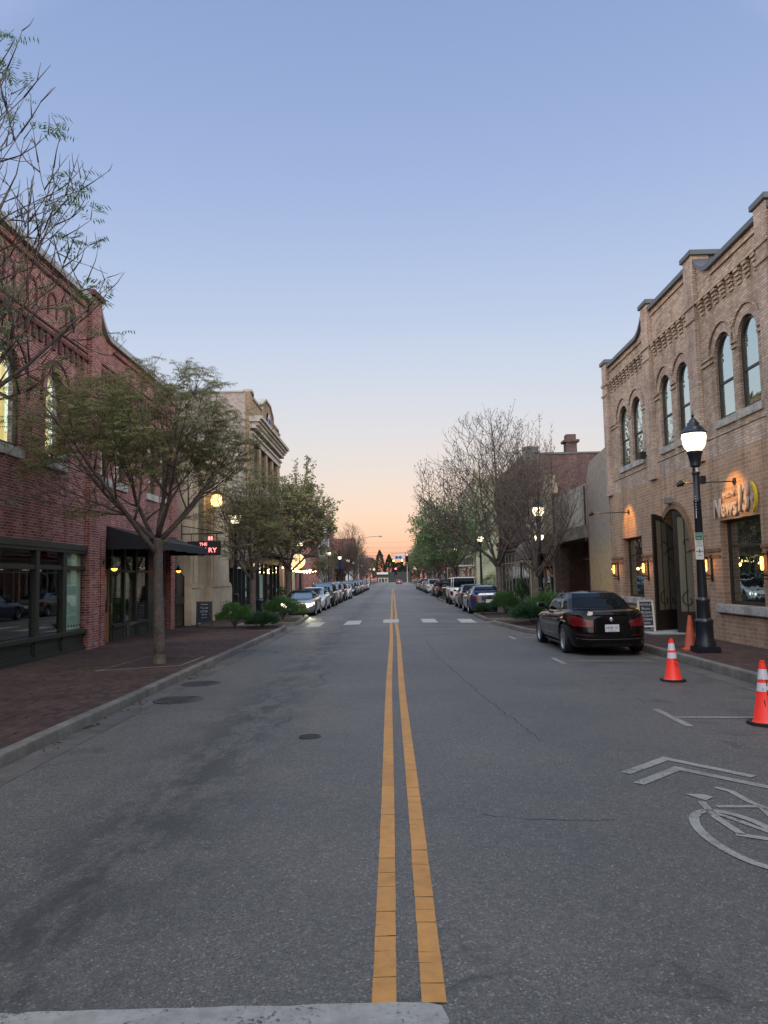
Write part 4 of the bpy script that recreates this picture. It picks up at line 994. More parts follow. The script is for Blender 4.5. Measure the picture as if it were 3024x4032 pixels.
# the sign
SG = thing('wall_sign', 'raised cream letters and numerals with a yellow arc, spotlit above the large window', 'sign', (HX-.03, 18.8, 3.2)); xs_ = HX-.08
text('News', .66, .02, M['letter'], SG, (xs_, 19.2, 3.37), '-X', sx=.86, off=.012, name='lettering', shear=.08)
text('WBTW', .18, .015, M['letter'], SG, (xs_, 18.97, 3.68), '-X', sx=1.05, name='lettering', off=.004)
text('13', .86, .025, M['letter'], SG, (xs_, 18.22, 3.50), '-X', sx=.70, off=.02, name='lettering', shear=.12)
mb = MB(); P = FP(1, HX-.03); n = 20; a0, a1 = R(-62), R(62)
oy, oz = 17.88, 3.5
out = [(oy-.02 - .40*cos(a), oz + .40*sin(a)) for a in [a0+(a1-a0)*k/n for k in range(n+1)]]; inn = [(oy+.0 - .35*cos(a), oz + .375*sin(a)) for a in [a0+(a1-a0)*k/n for k in range(n+1)]]
mb.loop(out + inn[::-1], [], P, -.09, -.04, back=True); mb.obj('arc', M['signyellow'], SG)
mb = MB(); mb.lathe([(.0,-.06),(.03,-.06),(.03,-.04),(.06,-.04),(.06,-.06),(.085,-.06),(.085,0)], (HX-.04, 17.72, 3.5), 20, 'x', cap=False); mb.obj('eye', M['letter'], SG)

# ---------------------------------------------------------------- stucco slot + derelict opening
R2 = thing('stucco_building', 'narrow two-tone stucco wall, grey above and yellow below, beside the tan brick building', 'building', (HX, 31, 0))
mb = MB(); lp = [(29.40,-.2),(32.6,-.2),(32.6,5.6),(32.55,6.0),(32.35,6.3),(32.0,6.5),(29.40,6.72)]
mb.loop(lp, [], FP(1, HX-.05), 0, .5, back=True); bx(1, 29.40, 32.57, -.2, 6.3, .5, 12, mb); mb.obj('wall', M['stucco'], R2)
mb = MB(); bx(1, 32.6, 32.95, -.2, 6.0, .0, .5, mb); mb.obj('brick_jamb', M['redbrick'], R2)
R3 = thing('derelict_shop', 'derelict dark shop opening under a stained concrete lintel and weathered panel', 'building', (HX, 36, 0))
mb = MB(); bx(1, 32.96, 39.3, 3.92, 5.7, -.05, .15, mb); mb.obj('fascia_panel', M['panel'], R3)
mb = MB(); bx(1, 32.96, 39.7, 3.35, 3.915, -.18, .5, mb); mb.obj('lintel', mat('stained_concrete', (.17,.15,.13), .9, var=.65, sc=3, bmp=.02), R3, bevel=.02)
mb = MB(); bx(1, 39.3, 39.95, -.2, 6.0, -.02, .5, mb); bx(1, 38.6, 39.3, -.2, 3.35, .0, .4, mb); mb.obj('brick_pier', M['brownbrick'], R3)
mb = MB(); bx(1, 33.0, 38.6, .04, 3.35, 1.2, 1.25, mb); mb.obj('boarding', M['plywood'], R3)
mb = MB(); bx(1, 34.5, 34.6, .04, 3.35, 1.12, 1.2, mb); bx(1, 36.4, 36.5, .04, 3.35, 1.12, 1.2, mb); bx(1, 33, 38.6, 2.5, 2.6, 1.12, 1.2, mb); mb.obj('batten', M['wood'], R3)
mb = MB(); bx(1, 32.96, 39.9, 5.0, 5.6, .5, 12, mb); bx(1, 32.96, 33.1, -.1, 5, .5, 12, mb); mb.obj('roof', M['dark'], R3)
mb = MB(); mb.bar((HX-.08,33.0,3.2),(HX-.08,33.0,5.6), .04); mb.obj('downpipe', M['iron'], R3)
# ---------------------------------------------------------------- cream shop with brown awning
R4 = building('cream_parapet_shop', 'low cream shop with broken parapet and brown awning on the right', 1, 39.97, 47.2, 6.9, 12, 'cream', [(39.97,-.2),(47.2,-.2),(47.2,6.4),(42.4,6.4),(42.4,7.0),(41.6,7.25),(40.5,7.1),(40.4,6.6),(39.97,6.6)], [rect(40.4,46.8,.05,3.0)], side='brownbrick', cat='shop building', sideh=5.8)
window(R4, 1, rect(40.4,46.8,.05,3.0), .1, .07, 2.3, 'glass_clear', 'trim_white', mull=(41.9,43.3,44.8,45.5))
bx(1, 40.3, 46.9, .1, 3.0, 4.5, 4.6, MB()).obj('shop_back_wall', mat('dim_shop_wall', (.12,.10,.08), .9), R4)
mb = MB(); mb.box((9.4,43.6,.05),(9.7,44.0,3)); mb.obj('lit_column', emit('lit_column_glow', (1,.55,.3), .45, (.5,.3,.2)), R4)
t = thing('shop_awning', 'brown quarter-dome awning over the cream shop on the right', 'awning', (HX,43.4,3)); mb = MB(); rows = []
for i in range(15):
    a = pi/2*i/14; rows.append([(HX-1.15*sin(a), y, 2.95+1.0*cos(a)) for y in (40.1,41.5,43,44.5,45.6)] + [(HX-1.15*sin(a)*cos(b), 45.6+1.1*sin(b), 2.95+1.0*cos(a)*cos(b*.9)) for b in (R(25),R(50),R(70),R(89))])
mb.grid(rows); mb.grid([[(r[k][0], r[k][1], 2.95) for k in range(9)], [(r[k][0], r[k][1], 2.68) for k in range(9)]] if False else [[p for p in rows[-1]], [(p[0], p[1], p[2]-.25) for p in rows[-1]]])
mb.face([(r[0][0], r[0][1], r[0][2]) for r in rows] + [(HX, 40.1, 2.95)]); mb.obj('canopy', M['awning_brown'], t, smooth=True, recalc=False)
t = thing('blade_sign', 'small white projecting sign with dark red letters above the brown awning', 'sign', (8.1,44,5)); mb = MB(); mb.box((7.72,43.98,4.55),(8.28,44.04,5.2)); mb.obj('sign_board', M['signwhite'], t, bevel=.01)
MB().bar((8.4,44.01,5.25),(7.6,44.01,5.25),.018).obj('bracket', M['iron'], t); text('GER', .2, .005, M['signred'], t, (8.0,43.97,4.72)); text('Coat', .2, .005, M['signred'], t, (8.0,43.97,5.0), shear=.3)
# ---------------------------------------------------------------- brown brick two-storey
wc = [(48.3,49.3),(50.3,51.3),(52.3,53.3),(54.3,55.3),(56.3,57.3),(58.3,59.3)]
R5 = building('brown_brick_building', 'two-storey brown brick building with chimney and long windowless side wall on the right', 1, 47.25, 60.4, 9.4, 16, 'brownbrick', None, [rect(47.7,60,.05,3.4)] + [rect(a,b,4.9,7.2) for a,b in wc], cat='building', sideh=9.25)
bay_windows(R5, 1, ((4.9,7.2),), wc, frame='trim_white')
mb = MB(); bx(1, 47.2, 47.9, 8.9, 9.75, -.1, .8, mb); mb.box((8.9,47.2,9.25),(24.4,47.6,9.36)); mb.obj('parapet_cap', M['coping_dark'], R5)
mb = MB(); bx(1, 47.21, 60.44, 3.5, 3.62, -.15, .05, mb); bx(1, 47.21, 60.44, 3.8, 3.9, -.25, .05, mb); bx(1, 47.21, 60.44, 4.05, 4.15, -.1, .05, mb); bx(1, 47.21, 60.44, 8.3, 8.45, -.15, .05, mb); mb.obj('string_course', M['brownbrick'], R5)
mb = MB(); mb.box((10.95,47.3,8.9),(11.6,48.1,10.0)); mb.box((10.8,47.2,10.0),(11.75,48.2,10.15)); mb.box((10.98,47.35,10.15),(11.57,48.0,10.5)); mb.obj('chimney', M['brownbrick'], R5); 
window(R5, 1, rect(47.7,60,.05,3.4), .08, .08, 2.7, 'glass_clear', 'metal', mull=(49,50.2,51.5,52.3,53.4,55,56.5,58))
bx(1, 47.5, 60.1, .1, 4, 4.5, 4.6, MB()).obj('shop_back_wall', mat('dim_shop_wall', (.2,.17,.14), .9), R5)
mb = MB()
for y in (49.5,52,55.5,57.5): mb.box((9.6,y,2.9),(9.9,y+.5,2.95))
mb.box((9.4,50.7,.1),(9.7,51.1,3.2)); mb.each('ceiling_lamp', emit('shop_lamp', (1,.75,.5), 1.5), R5)
t = thing('oval_sign', 'white oval sign with red letters hanging from a bracket on the right', 'sign', (7.65,54,4)); mb = MB(); mb.lathe([(0,-.03),(.27,-.03),(.27,.03),(0,.03)], (0,0,0), 24, 'y', Matrix.Translation((7.62,54,3.95)) @ Matrix.Diagonal((1.15,1,1,1))); mb.obj('sign_board', M['signred'], t)
mb = MB(); mb.lathe([(0,-.04),(.245,-.04)], (0,0,0), 24, 'y', Matrix.Translation((7.62,54,3.95)) @ Matrix.Diagonal((1.15,1,1,1))); mb.obj('sign_face', M['signwhite'], t)
text('edible', .18, .004, M['signred'], t, (7.62,53.95,3.95)); MB().bar((8.4,54,4.32),(7.3,54,4.32),.02).obj('bracket', M['iron'], t)
# ---------------------------------------------------------------- sage building and beyond
R6 = building('sage_building', 'tall pale sage-green painted brick building beyond the gap on the right', 1, 77, 97, 12.3, 18, 'sage', [(77,-.2),(97,-.2),(97,11.8),(77.9,11.8),(77.9,12.6),(77,12.6)], [rect(77.6,96.4,.05,3.9)] + [rect(a,a+1.3,5.5,8) for a in (79,82,85,88,91)], side='sage', sideh=12)
window(R6, 1, rect(77.6,96.4,.05,3.9), .08, .08, 2.7, 'glass_clear', 'trim_white', mull=(79.5,81,83,84.5,86,88,90,92,94))
bay_windows(R6, 1, ((5.5,8),), [(a,a+1.3) for a in (79,82,85,88,91)])
bx(1, 77.4, 96.6, .1, 4, 2.5, 2.6, MB()).obj('shop_back_wall', emit('lit_shop_wall', (1,.78,.6), .3, (.4,.33,.28)), R6)
mb = MB(); bx(1, 79, 90, 2.85, 3.0, -1.6, -.01, mb); mb.obj('canopy', M['trim_white'], R6)
mb = MB()
for k in range(5): mb.lathe([(0,-.1),(.1,0),(0,.1)], (HX+.6, 78.3+k*.9, 3.4), 8)
mb.each('hanging_lamp', M['globe'], R6)
R7 = building('cream_block', 'cream low block with dark canopy past the sage building', 1, 97.1, 118, 6.5, 12, 'cream', None, [rect(98,117,.05,3)], cat='building'); window(R7, 1, rect(98,117,.05,3), .1, .08, mull=(100,103,106,109,112,115))
awning('shop_awning', 'small dark canopy past the sage-green building', 1, 99, 108, 3.9, 3.5, 1.4, .3, 'black')
R8 = building('white_block', 'white low building near the side street on the right', 1, 118.1, 134, 5.2, 14, 'whitewall', None, [rect(120,132,.3,2.8)], cat='building'); window(R8, 1, rect(120,132,.3,2.8), mull=(122,124,126,128,130))
awning('shop_awning', 'red arched awning on the far white building', 1, 119, 123, 3.6, 3.0, 1.5, .2, 'signred')
R9 = building('brick_block', 'far brown brick block beyond the side street on the right', 1, 156, 190, 5.5, 14, 'brownbrick', None, [], cat='building')
L10 = building('brick_block', 'far low brick block on the left beyond the dark brick block', -1, 190, 240, 5.0, 14, 'brownbrick', None, [], cat='building', hx=9)
# dark building closing the street, with a small white shop front
t = thing('roadside_shop', 'low dark building with small white front closing the far end of the street', 'building', (0,345,0))
mb = MB(); mb.box((-7,345,-.4),(8,356,4.6)); mb.obj('wall', mat('dark_clad_wall', (.03,.035,.035), .8), t)
mb = MB(); mb.box((-6.5,344.6,-.4),(-1.9,344.98,2.1)); mb.obj('white_front', M['panel'], t)
mb = MB(); mb.box((-6,344.5,0),(-5.3,344.58,1.6)); mb.box((-4.8,344.5,-.2),(-3.9,344.58,1.6)); mb.box((-3.3,344.5,.2),(-2.6,344.58,1.6)); mb.obj('window', M['glass'], t)
mb = MB(); mb.box((-7,344.6,3.6),(-2.0,344.9,4.5)); mb.obj('sign_board', M['signwhite'], t); text('BELLS  HP', .75, .02, M['signblue'], t, (-4.5,344.5,4.02), name='lettering') if False else 0
# ================================================================== STREET FURNITURE
def lamp_post(label, extra=False):
    t = thing('street_lamp', label, 'street lamp', group='black acorn street lamps along both pavements')
    mb = MB(); mb.box((-.25,-.25,0),(.25,.25,.13)); mb.obj('base_block', M['lampblack'], t, bevel=.02)
    mb = MB(); mb.lathe([(.235,.13),(.225,.2),(.19,.3),(.185,.62),(.2,.66),(.19,.7),(.15,.74),(.135,1.08),(.15,1.12),(.14,1.16),(.105,1.2),(.075,3.3),(.085,3.32),(.085,3.36),(.072,3.38),(.07,3.92),(.088,3.94),(.088,3.98),(.07,4.0),(.07,4.1)], n=16)
    mb.obj('pole', M['lampblack'], t, smooth=True)
    mb = MB(); mb.lathe([(.075,4.1),(.12,4.13),(.115,4.2),(.15,4.38),(.17,4.42),(.165,4.46)], n=18); mb.obj('neck', M['lampblack'], t, smooth=True)
    mb = MB(); mb.lathe([(.14,4.46),(.2,4.53),(.25,4.64),(.272,4.78),(.262,4.86)], n=24); mb.obj('globe', M['globe'], t, smooth=True)
    mb = MB(); mb.lathe([(.285,4.85),(.29,4.88),(.25,4.93),(.23,4.935),(.22,4.98),(.16,5.03),(.14,5.035),(.13,5.11),(.1,5.115),(.085,5.16),(.03,5.22),(.015,5.24),(.04,5.27),(.012,5.3),(.004,5.38)], n=20); mb.obj('cap', M['lampblack'], t, smooth=True)
    mb = MB()
    for k in range(8): a = k*pi/4; mb.tube([(.285*cos(a),.285*sin(a),4.87),(.268*cos(a),.268*sin(a),4.66),(.18*cos(a),.18*sin(a),4.49)], .006, 4)
    mb.obj('globe_rib', M['lampblack'], t)
    return t
def sub(t, mb, name, m, **k): return mb.obj(name, M[m] if isinstance(m, str) else m, t, **k)
L0 = lamp_post('nearest street lamp, tall black post with parking sign in front of the tan brick building')
mb = MB(); mb.box((.09,-.06,3.72),(.2,.06,3.9)); sub(L0, mb, 'outlet_box', 'lampblack', bevel=.01)
mb = MB(); mb.box((-.15,-.125,2.03),(.03,-.115,2.62)); pl = sub(L0, mb, 'parking_sign', 'signwhite')
mb = MB(); mb.box((-.14,-.13,2.46),(.02,-.127,2.61)); g = sub(L0, mb, 'sign_header', 'signgreen')
for z, s_, m_, b_ in ((2.57,.036,'signwhite','RESERVED'),(2.50,.036,'signwhite','PARKING'),(2.42,.032,'signgreen','FLORENCE'),(2.375,.032,'signgreen','POLICE'),(2.33,.03,'signgreen','DEPARTMENT'),(2.12,.03,'signgreen','PERMIT')):
    text(b_, s_, .001, M[m_], pl, (-.06,-.133 if m_ == 'signwhite' else -.128, z), name='sign_text', sx=.85)
mb = MB(); mb.box((-.135,-.13,2.205),(.015,-.127,2.215)); mb.box((-.075,-.13,2.17),(-.045,-.127,2.25)); mb.face([(-.14,-.13,2.21),(-.115,-.13,2.23),(-.115,-.13,2.19)]); mb.face([(.02,-.13,2.21),(-.005,-.13,2.23),(-.005,-.13,2.19)]); mb.obj('arrow', M['signgreen'], pl)
mb = MB(); mb.box((-.03,-.074,3.99),(.03,-.07,4.08)); sub(L0, mb, 'sticker', 'signwhite')
mb = MB()
for k in range(9): mb.box((-.078+.001*k,-.075,2.95+.06*k),(-.06+.001*k,-.07,3.0+.055*k))
sub(L0, mb, 'pole_sticker', 'signwhite')
LP = lamp_post('plain lamp')
def put_lamp(x, y, label): return clone(LP, (x, y, .045), 0, label)
put_lamp(6.75, 35.3, 'street lamp seen through the bare branches above the brown awning')
lr2 = [o for o in bpy.data.objects if o.get('label','').startswith('street lamp seen through')][0]
mb = MB(); mb.lathe([(.10,3.3),(.16,3.34),(.2,3.5),(.2,3.58)], (6.75,35.3,.045), 20, cap=False); mb.obj('lower_globe', M['globe'], lr2, smooth=True)
mb = MB(); mb.lathe([(.24,3.58),(.2,3.66),(.1,3.74),(.08,3.8)], (6.75,35.3,.045), 20, cap=False); mb.box((6.7,35.05,3.34),(6.8,35.13,3.64)); mb.obj('lower_cap', M['lampblack'], lr2, smooth=True)
put_lamp(-7.35, 36.1, 'street lamp behind the second left tree, in front of the louvred shop')
rest = [(-7.35,61.5,'street lamp beside the round glowing sign on the left'),(-7.3,88.5,'street lamp before the white painted front on the left'),(-7.2,106,'street lamp left of the big bare tree on the left'),(-7.1,124,'street lamp just right of the big bare tree trunk on the left'),(-7.1,142,'sixth street lamp down the left pavement'),(-7.1,176,'seventh street lamp down the left pavement, tiny'),
  (6.95,60.5,'street lamp in front of the sage-green painted wall on the right'),(6.95,84,'street lamp beside the green crowned tree on the right'),(6.95,100,'street lamp past the green crowned tree on the right'),(6.95,117,'fifth street lamp down the right pavement'),(6.95,136,'sixth street lamp down the right pavement'),(6.95,172,'seventh street lamp down the right pavement, tiny')]
for x, y, l in rest: put_lamp(x, y, l)
L0.location = (6.85, 17.2, .045); bpy.data.objects.remove
for o in [LP] + list(LP.children): o.hide_render = False
LP.location = (6.95, 200, .045); LP['label'] = 'farthest street lamp down the right pavement, tiny'
for x, y, c in ((6.85,17.2,55),(6.75,35.3,40),(-7.35,36.1,40)):
    l = bpy.data.lights.new('lamp_glow', 'POINT'); l.energy = c; l.color = (1,.82,.55); l.shadow_soft_size = .26
    o = bpy.data.objects.new('lamp_glow', l); COL.objects.link(o); o.location = (x-.0, y, 5.72) if False else (x, y-.0, 4.7)
    l.cycles.cast_shadow = True
# ------------------------------------------------------------------ cones
def cone(x, y, z, label, hgt=.74, fresh=True, rot=0, marks=True):
    t = thing('traffic_cone', label, 'traffic cone', (x, y, z), rot, group='orange traffic cones')
    s = .38/2; P0 = V((x,y,z)); f = lambda h: .135 - .1*(h-.03)/(hgt-.03)
    mb = MB(); mb.rings([[V((s*cos(a)*1.15, s*sin(a)*1.15, h)) + P0 for a in [pi/8+k*pi/4 for k in range(8)]] for h in (0,.03,.04)]); mb.obj('base', M['rubber' if fresh else 'coneold'], t)
    segs = [(.03,.40,'r'),(.40,.50,'w'),(.50,.54,'r'),(.54,.66,'w'),(.66,hgt,'r')] if fresh else [(.03,hgt,'o')]
    k = hgt/.74
    for a, b, m in segs:
        if fresh: a, b = (a*k, b*k) if a > .03 else (a, b*k)
        mb = MB(); e = .002 if m == 'w' else 0
        prof = [(f(a)+e, a), (f(b)+e, b)]
        if a == .03: prof = [(f(a)+.02, .04), (f(a)+.004, .06)] + prof[1:]
        if b >= hgt-.01 and fresh: prof = [prof[0], (f(b-.04), b-.04), (.03, b-.035), (.03, b)]
        mb.lathe(prof, (x,y,z), 28, cap=(b >= hgt-.01)); mb.obj('collar' if m == 'w' else 'cone_body', M[{'r':'conered','w':'conewhite','o':'coneold'}[m]], t, smooth=True)
    return t
def cone_text(t, body, size, z0, az, hgt):
    # letters run down the cone side, wrapped on the slope
    x, y, z = t.location; f = lambda h: .135 - .1*(h-.03)/(hgt-.03) + .0035
    o = text(body, size, 0, M['rubber'], None, (0,0,0), 'Z', name='stencil')
    for v in o.data.vertices:
        h = z0 - v.co.x*1.7; a = az + v.co.y/max(.03, f(h)); r = f(h); v.co = (r*cos(a), r*sin(a), h)
    o.parent = t
c1 = cone(4.88, 13.75, rz(4.88), 'red and white cone nearer the black sedan, in the parking bay'); cone_text(c1, 'FPD', .10, .27, R(-75), .74)
c2 = cone(4.56, 9.72, rz(4.5), 'largest red and white cone at the right picture edge with black stencil letters', .76); cone_text(c2, 'FPD', .15, .37, R(-92), .76)
cone(6.72, 17.68, .045, 'faded plain orange cone on the pavement, half hidden behind the lamp post', .78, False)
# ------------------------------------------------------------------ sandwich boards
def a_board(x, y, z, rot, label, w, h, fm, lines, scallop=False):
    t = thing('sandwich_board', label, 'sandwich board', (x, y, z)); T = Matrix.Translation((x,y,z)) @ Matrix.Rotation(rot, 4, 'Z')
    for sgn, nm in ((-1,'front_board'),(1,'rear_board')):
        Tm = T @ Matrix.Translation((0, sgn*.25, 0)) @ Matrix.Rotation(-sgn*R(-14) if False else sgn*R(14), 4, 'X')
        mb = MB(); e = .05
        mb.box((-w/2,-.012,0),(-w/2+e,.012,h), Tm); mb.box((w/2-e,-.012,0),(w/2,.012,h), Tm); mb.box((-w/2+e,-.012,h-e),(w/2-e,.012,h), Tm); mb.box((-w/2+e,-.012,.16),(w/2-e,.012,.16+e), Tm)
        if scallop:
            for k in range(3): mb.lathe([(.0,-.012),(w/6,-.012),(w/6,.012),(0,.012)], (0,0,0), 14, 'y', Tm @ Matrix.Translation(((k-1)*w/3.2,0,h-.01)) @ Matrix.Diagonal((1,1,.28,1)))
            for s_ in (-1,1): mb.box((s_*w/2-.03*(s_>0)-.0,-.012,-.03),(s_*w/2+.03*(s_<0),.012,0), Tm)
        f = mb.obj(nm, fm, t)
        mb = MB(); mb.box((-w/2+e,-.006,.16+e),(w/2-e,.006,h-e), Tm); mb.obj('chalk_panel', M['chalk'], f)
        if sgn < 0:
            ax = (Tm.to_3x3() @ V((1,0,0))); az = (Tm.to_3x3() @ V((0,0,1)))
            for (s_, zz, b) in lines:
                text(b, s_, .0005, M['chalkwrite'], f, Tm @ V((0,-.009,zz)), (ax, az), name='chalk_text', sx=.85)
    return t
a_board(7.55, 23.3, .045, R(-8), 'white scalloped sandwich board with chalk lettering beside the black sedan', .46, .98, M['trim_white'],
    [(.09,.84,'CHOCOLATE'),(.11,.72,'Bruno'),(.09,.6,'BELGIAN'),(.085,.5,'CHOCOLATES'),(.09,.39,'ARTISAN'),(.1,.29,'gelato')], True)
a_board(-7.45, 30.5, .045, R(10), 'dark framed chalkboard sandwich board on the left pavement by the limestone plinth', .62, 1.02, M['wood'] if False else M['frame'],
    [(.08,.9,'Welcome'),(.11,.76,'Try our'),(.11,.62,'LOCAL'),(.08,.5,'Specials'),(.07,.38,'open late')])
# litter bin, planters, flat sign
t = thing('litter_bin', 'slatted black litter bin behind the second left tree', 'litter bin', (-6.45,36.6,.045)); mb = MB()
for k in range(22): a = 2*pi*k/22; mb.tube([(-6.45+.24*cos(a),36.6+.24*sin(a),.05),(-6.45+.25*cos(a),36.6+.25*sin(a),.75),(-6.45+.31*cos(a),36.6+.31*sin(a),.92)], .016, 4)
mb.obj('slat', M['lampblack'], t); mb = MB(); mb.lathe([(.3,.9),(.32,.92),(.3,.94)], (-6.45,36.6,.045), 22, cap=False); mb.lathe([(.2,.06),(.21,.86)], (-6.45,36.6,.045), 18); mb.obj('liner', M['lampblack'], t)
for x, y, l in ((-7.6,52.5,'terracotta planter with a small shrub behind the silver convertible'),):
    t = thing('planter', l, 'planter', (x,y,.045)); mb = MB(); mb.lathe([(.24,0),(.36,.5),(.4,.52),(.38,.58),(.3,.56)], (x,y,.045), 16); mb.obj('pot', M['terracotta'], t)
t = thing('street_bench', 'dark iron bench and table behind the round shrub on the right', 'bench', (6.9,43,.045)); mb = MB(); mb.box((6.6,42.3,.45),(7.1,44,.5)); mb.box((6.55,42.3,.5),(6.6,44,.95)); mb.obj('seat', M['iron'], t); mb = MB()
for yy in (42.4,43.9): mb.box((6.6,yy,.045),(7.05,yy+.05,.45))
mb.obj('leg', M['iron'], t)
t = thing('planter', 'black box planter at the foot of the glass shopfront on the right', 'planter', (7.4,41.2,.045)); mb = MB(); mb.box((7.15,40.9,.045),(7.65,41.5,.55)); mb.obj('pot', M['black'], t, bevel=.02)
# ================================================================== CARS
def lerpk(x, K):
    if x <= K[0][0]: return K[0][1]
    for (a, b), (c, d) in zip(K, K[1:]):
        if x <= c:
            u = (x-a)/(c-a) if c > a else 0; return b + (d-b)*u*u*(3-2*u)*.35 + (d-b)*u*.65
    return K[-1][1]
NS, NF = 40, 16
def outline(n):
    k = .5**(1/n); L = []
    S = [-k + 2*k*i/NS for i in range(NS+1)]; F = [k - 2*k*i/NF for i in range(NF+1)]
    g = lambda s: (1-abs(s)**n)**(1/n)
    for s in S[:-1]: L.append((g(s), s))
    for s in F[:-1]: L.append((s, g(s)))
    for s in S[::-1][:-1]: L.append((-g(s), s))
    for s in F[::-1][:-1]: L.append((s, -g(s)))
    return L, k, g
class Shell:
    def __init__(s, n, w, yf, yr, z, T): s.n = n; s.w = w; s.yf = yf; s.yr = yr; s.z = z; s.T = T; s.L, s.k, s.g = outline(n)
    def pt(s, a, b, t):
        yf, yr = lerpk(t, s.yf), lerpk(t, s.yr); y = (yf+yr)/2 + b*(yf-yr)/2; return V((a*lerpk(t, s.w), y, s.z(t, y)))
    def side(s, S, q, t):
        q *= s.k
        return s.pt(*{'R': (s.g(q), q), 'L': (-s.g(q), q), 'F': (q, s.g(q)), 'B': (q, -s.g(q))}[S], t)
    def wrap(s, c, t):
        """c: 0..1 across the back-right to rear corner: c<0 on the side, c>0 on the end"""
    def ring(s, t): return [s.pt(a, b, t) for a, b in s.L]
    def patch(s, mb, S, q0, q1, t0, t1, off=.005, nq=10, nt=5, corner=None):
        def P(i, j):
            q = q0+(q1-q0)*i/nq; u_ = i/nq; a_ = t0(u_) if callable(t0) else t0; b_ = t1(u_) if callable(t1) else t1; t = a_+(b_-a_)*j/nt
            p = s.side(S, q, t); e = .01
            du = s.side(S, q+e, t) - s.side(S, q-e, t); dt = s.side(S, q, min(1, t+e)) - s.side(S, q, max(0, t-e))
            n = du.cross(dt); n.normalize() if n.length else None
            c = V((0, p.y*.0, p.z)); ref = V((p.x, p.y if S in 'FB' else 0, 0)) - V((0, (lerpk(t, s.yf)+lerpk(t, s.yr))/2 if S in 'FB' else 0, 0))
            if n.dot(ref) < 0: n = -n
            return p + n*off
        return mb.grid([[P(i, j) for i in range(nq+1)] for j in range(nt+1)])
CARS = {
 'sedan': dict(L=4.82,W=1.84,H=1.45,n=5.5,sill=.2,sh=[(-2.4,.93),(-2.25,1.02),(-1.6,1.04),(-.6,.98),(.6,.95),(1.05,.93),(1.8,.84),(2.25,.7),(2.4,.58)],a=(1.25,.42),r=(-1.78,-.88),w=(.80,.56),wr=.345,wb=1.44,ng=4.5,split=(.12,-.42,-.66)),
 'coupe': dict(L=4.76,W=1.87,H=1.38,n=6,sill=.2,sh=[(-2.4,.95),(-2.2,1.03),(-1.5,1.02),(-.6,.94),(.8,.93),(1.8,.9),(2.25,.78),(2.4,.62)],a=(.95,.2),r=(-1.85,-.75),w=(.78,.54),wr=.345,wb=1.36,ng=4.5,split=(-.25,-.3,-.7)),
 'suv': dict(L=4.7,W=1.9,H=1.72,n=6,sill=.27,sh=[(-2.35,.95),(-2.1,1.06),(-.6,1.06),(.8,1.04),(1.8,1.0),(2.2,.9),(2.35,.7)],a=(1.35,.75),r=(-2.22,-1.95),w=(.85,.66),wr=.375,wb=1.38,ng=6,split=(.28,-.32,-.64)),
 'boxy': dict(L=4.5,W=1.92,H=1.82,n=9,sill=.33,sh=[(-2.25,1.05),(-2.0,1.12),(-.6,1.12),(.9,1.12),(2.0,1.08),(2.2,1.0),(2.25,.85)],a=(.95,.72),r=(-2.12,-2.0),w=(.86,.76),wr=.40,wb=1.33,ng=9,split=(.15,-.35,-.62)),
}
def paintmat(name, c, metal=.4, rough=.3, coat=1):
    m, t, b = base(name); b.inputs['Base Color'].default_value = C4(c); b.inputs['Metallic'].default_value = metal; b.inputs['Roughness'].default_value = rough
    b.inputs['Coat Weight'].default_value = coat; b.inputs['Coat Roughness'].default_value = .02
    if max(c) < .03: b.inputs['Specular IOR Level'].default_value = 0; b.inputs['Coat IOR'].default_value = 1.38
    return m
PM = {'black': paintmat('black_car_paint', (.004,.004,.005), .0, .12), 'silver': paintmat('silver_car_paint', (.34,.34,.33), .7), 'white': paintmat('white_car_paint', (.55,.55,.55), 0, .35),
      'blue': paintmat('blue_car_paint', (.006,.022,.10), .3), 'grey': paintmat('grey_car_paint', (.12,.125,.13), .5), 'dark': paintmat('dark_car_paint', (.010,.012,.015), 0), 'slate': paintmat('slate_car_paint', (.08,.10,.13), .5), 'red': paintmat('red_car_paint', (.2,.01,.012), .3)}
M['alloy'] = mat('alloy_wheel', (.5,.5,.5), .3, .8, var=.05); M['tail'] = mat('tail_lamp', (.11,.003,.007), .25, coat=.3, var=0); M['lens'] = mat('headlamp_lens', (.3,.32,.34), .1, .5, var=0, coat=1)
M['chrome'] = mat('chrome', (.6,.6,.6), .12, 1, var=0); M['trim'] = mat('black_car_trim', (.012,.012,.013), .5, var=0); M['gap'] = mat('panel_gap', (.002,.002,.002), .9, var=0); M['softtop'] = mat('soft_top', (.012,.012,.014), .9, var=.1)
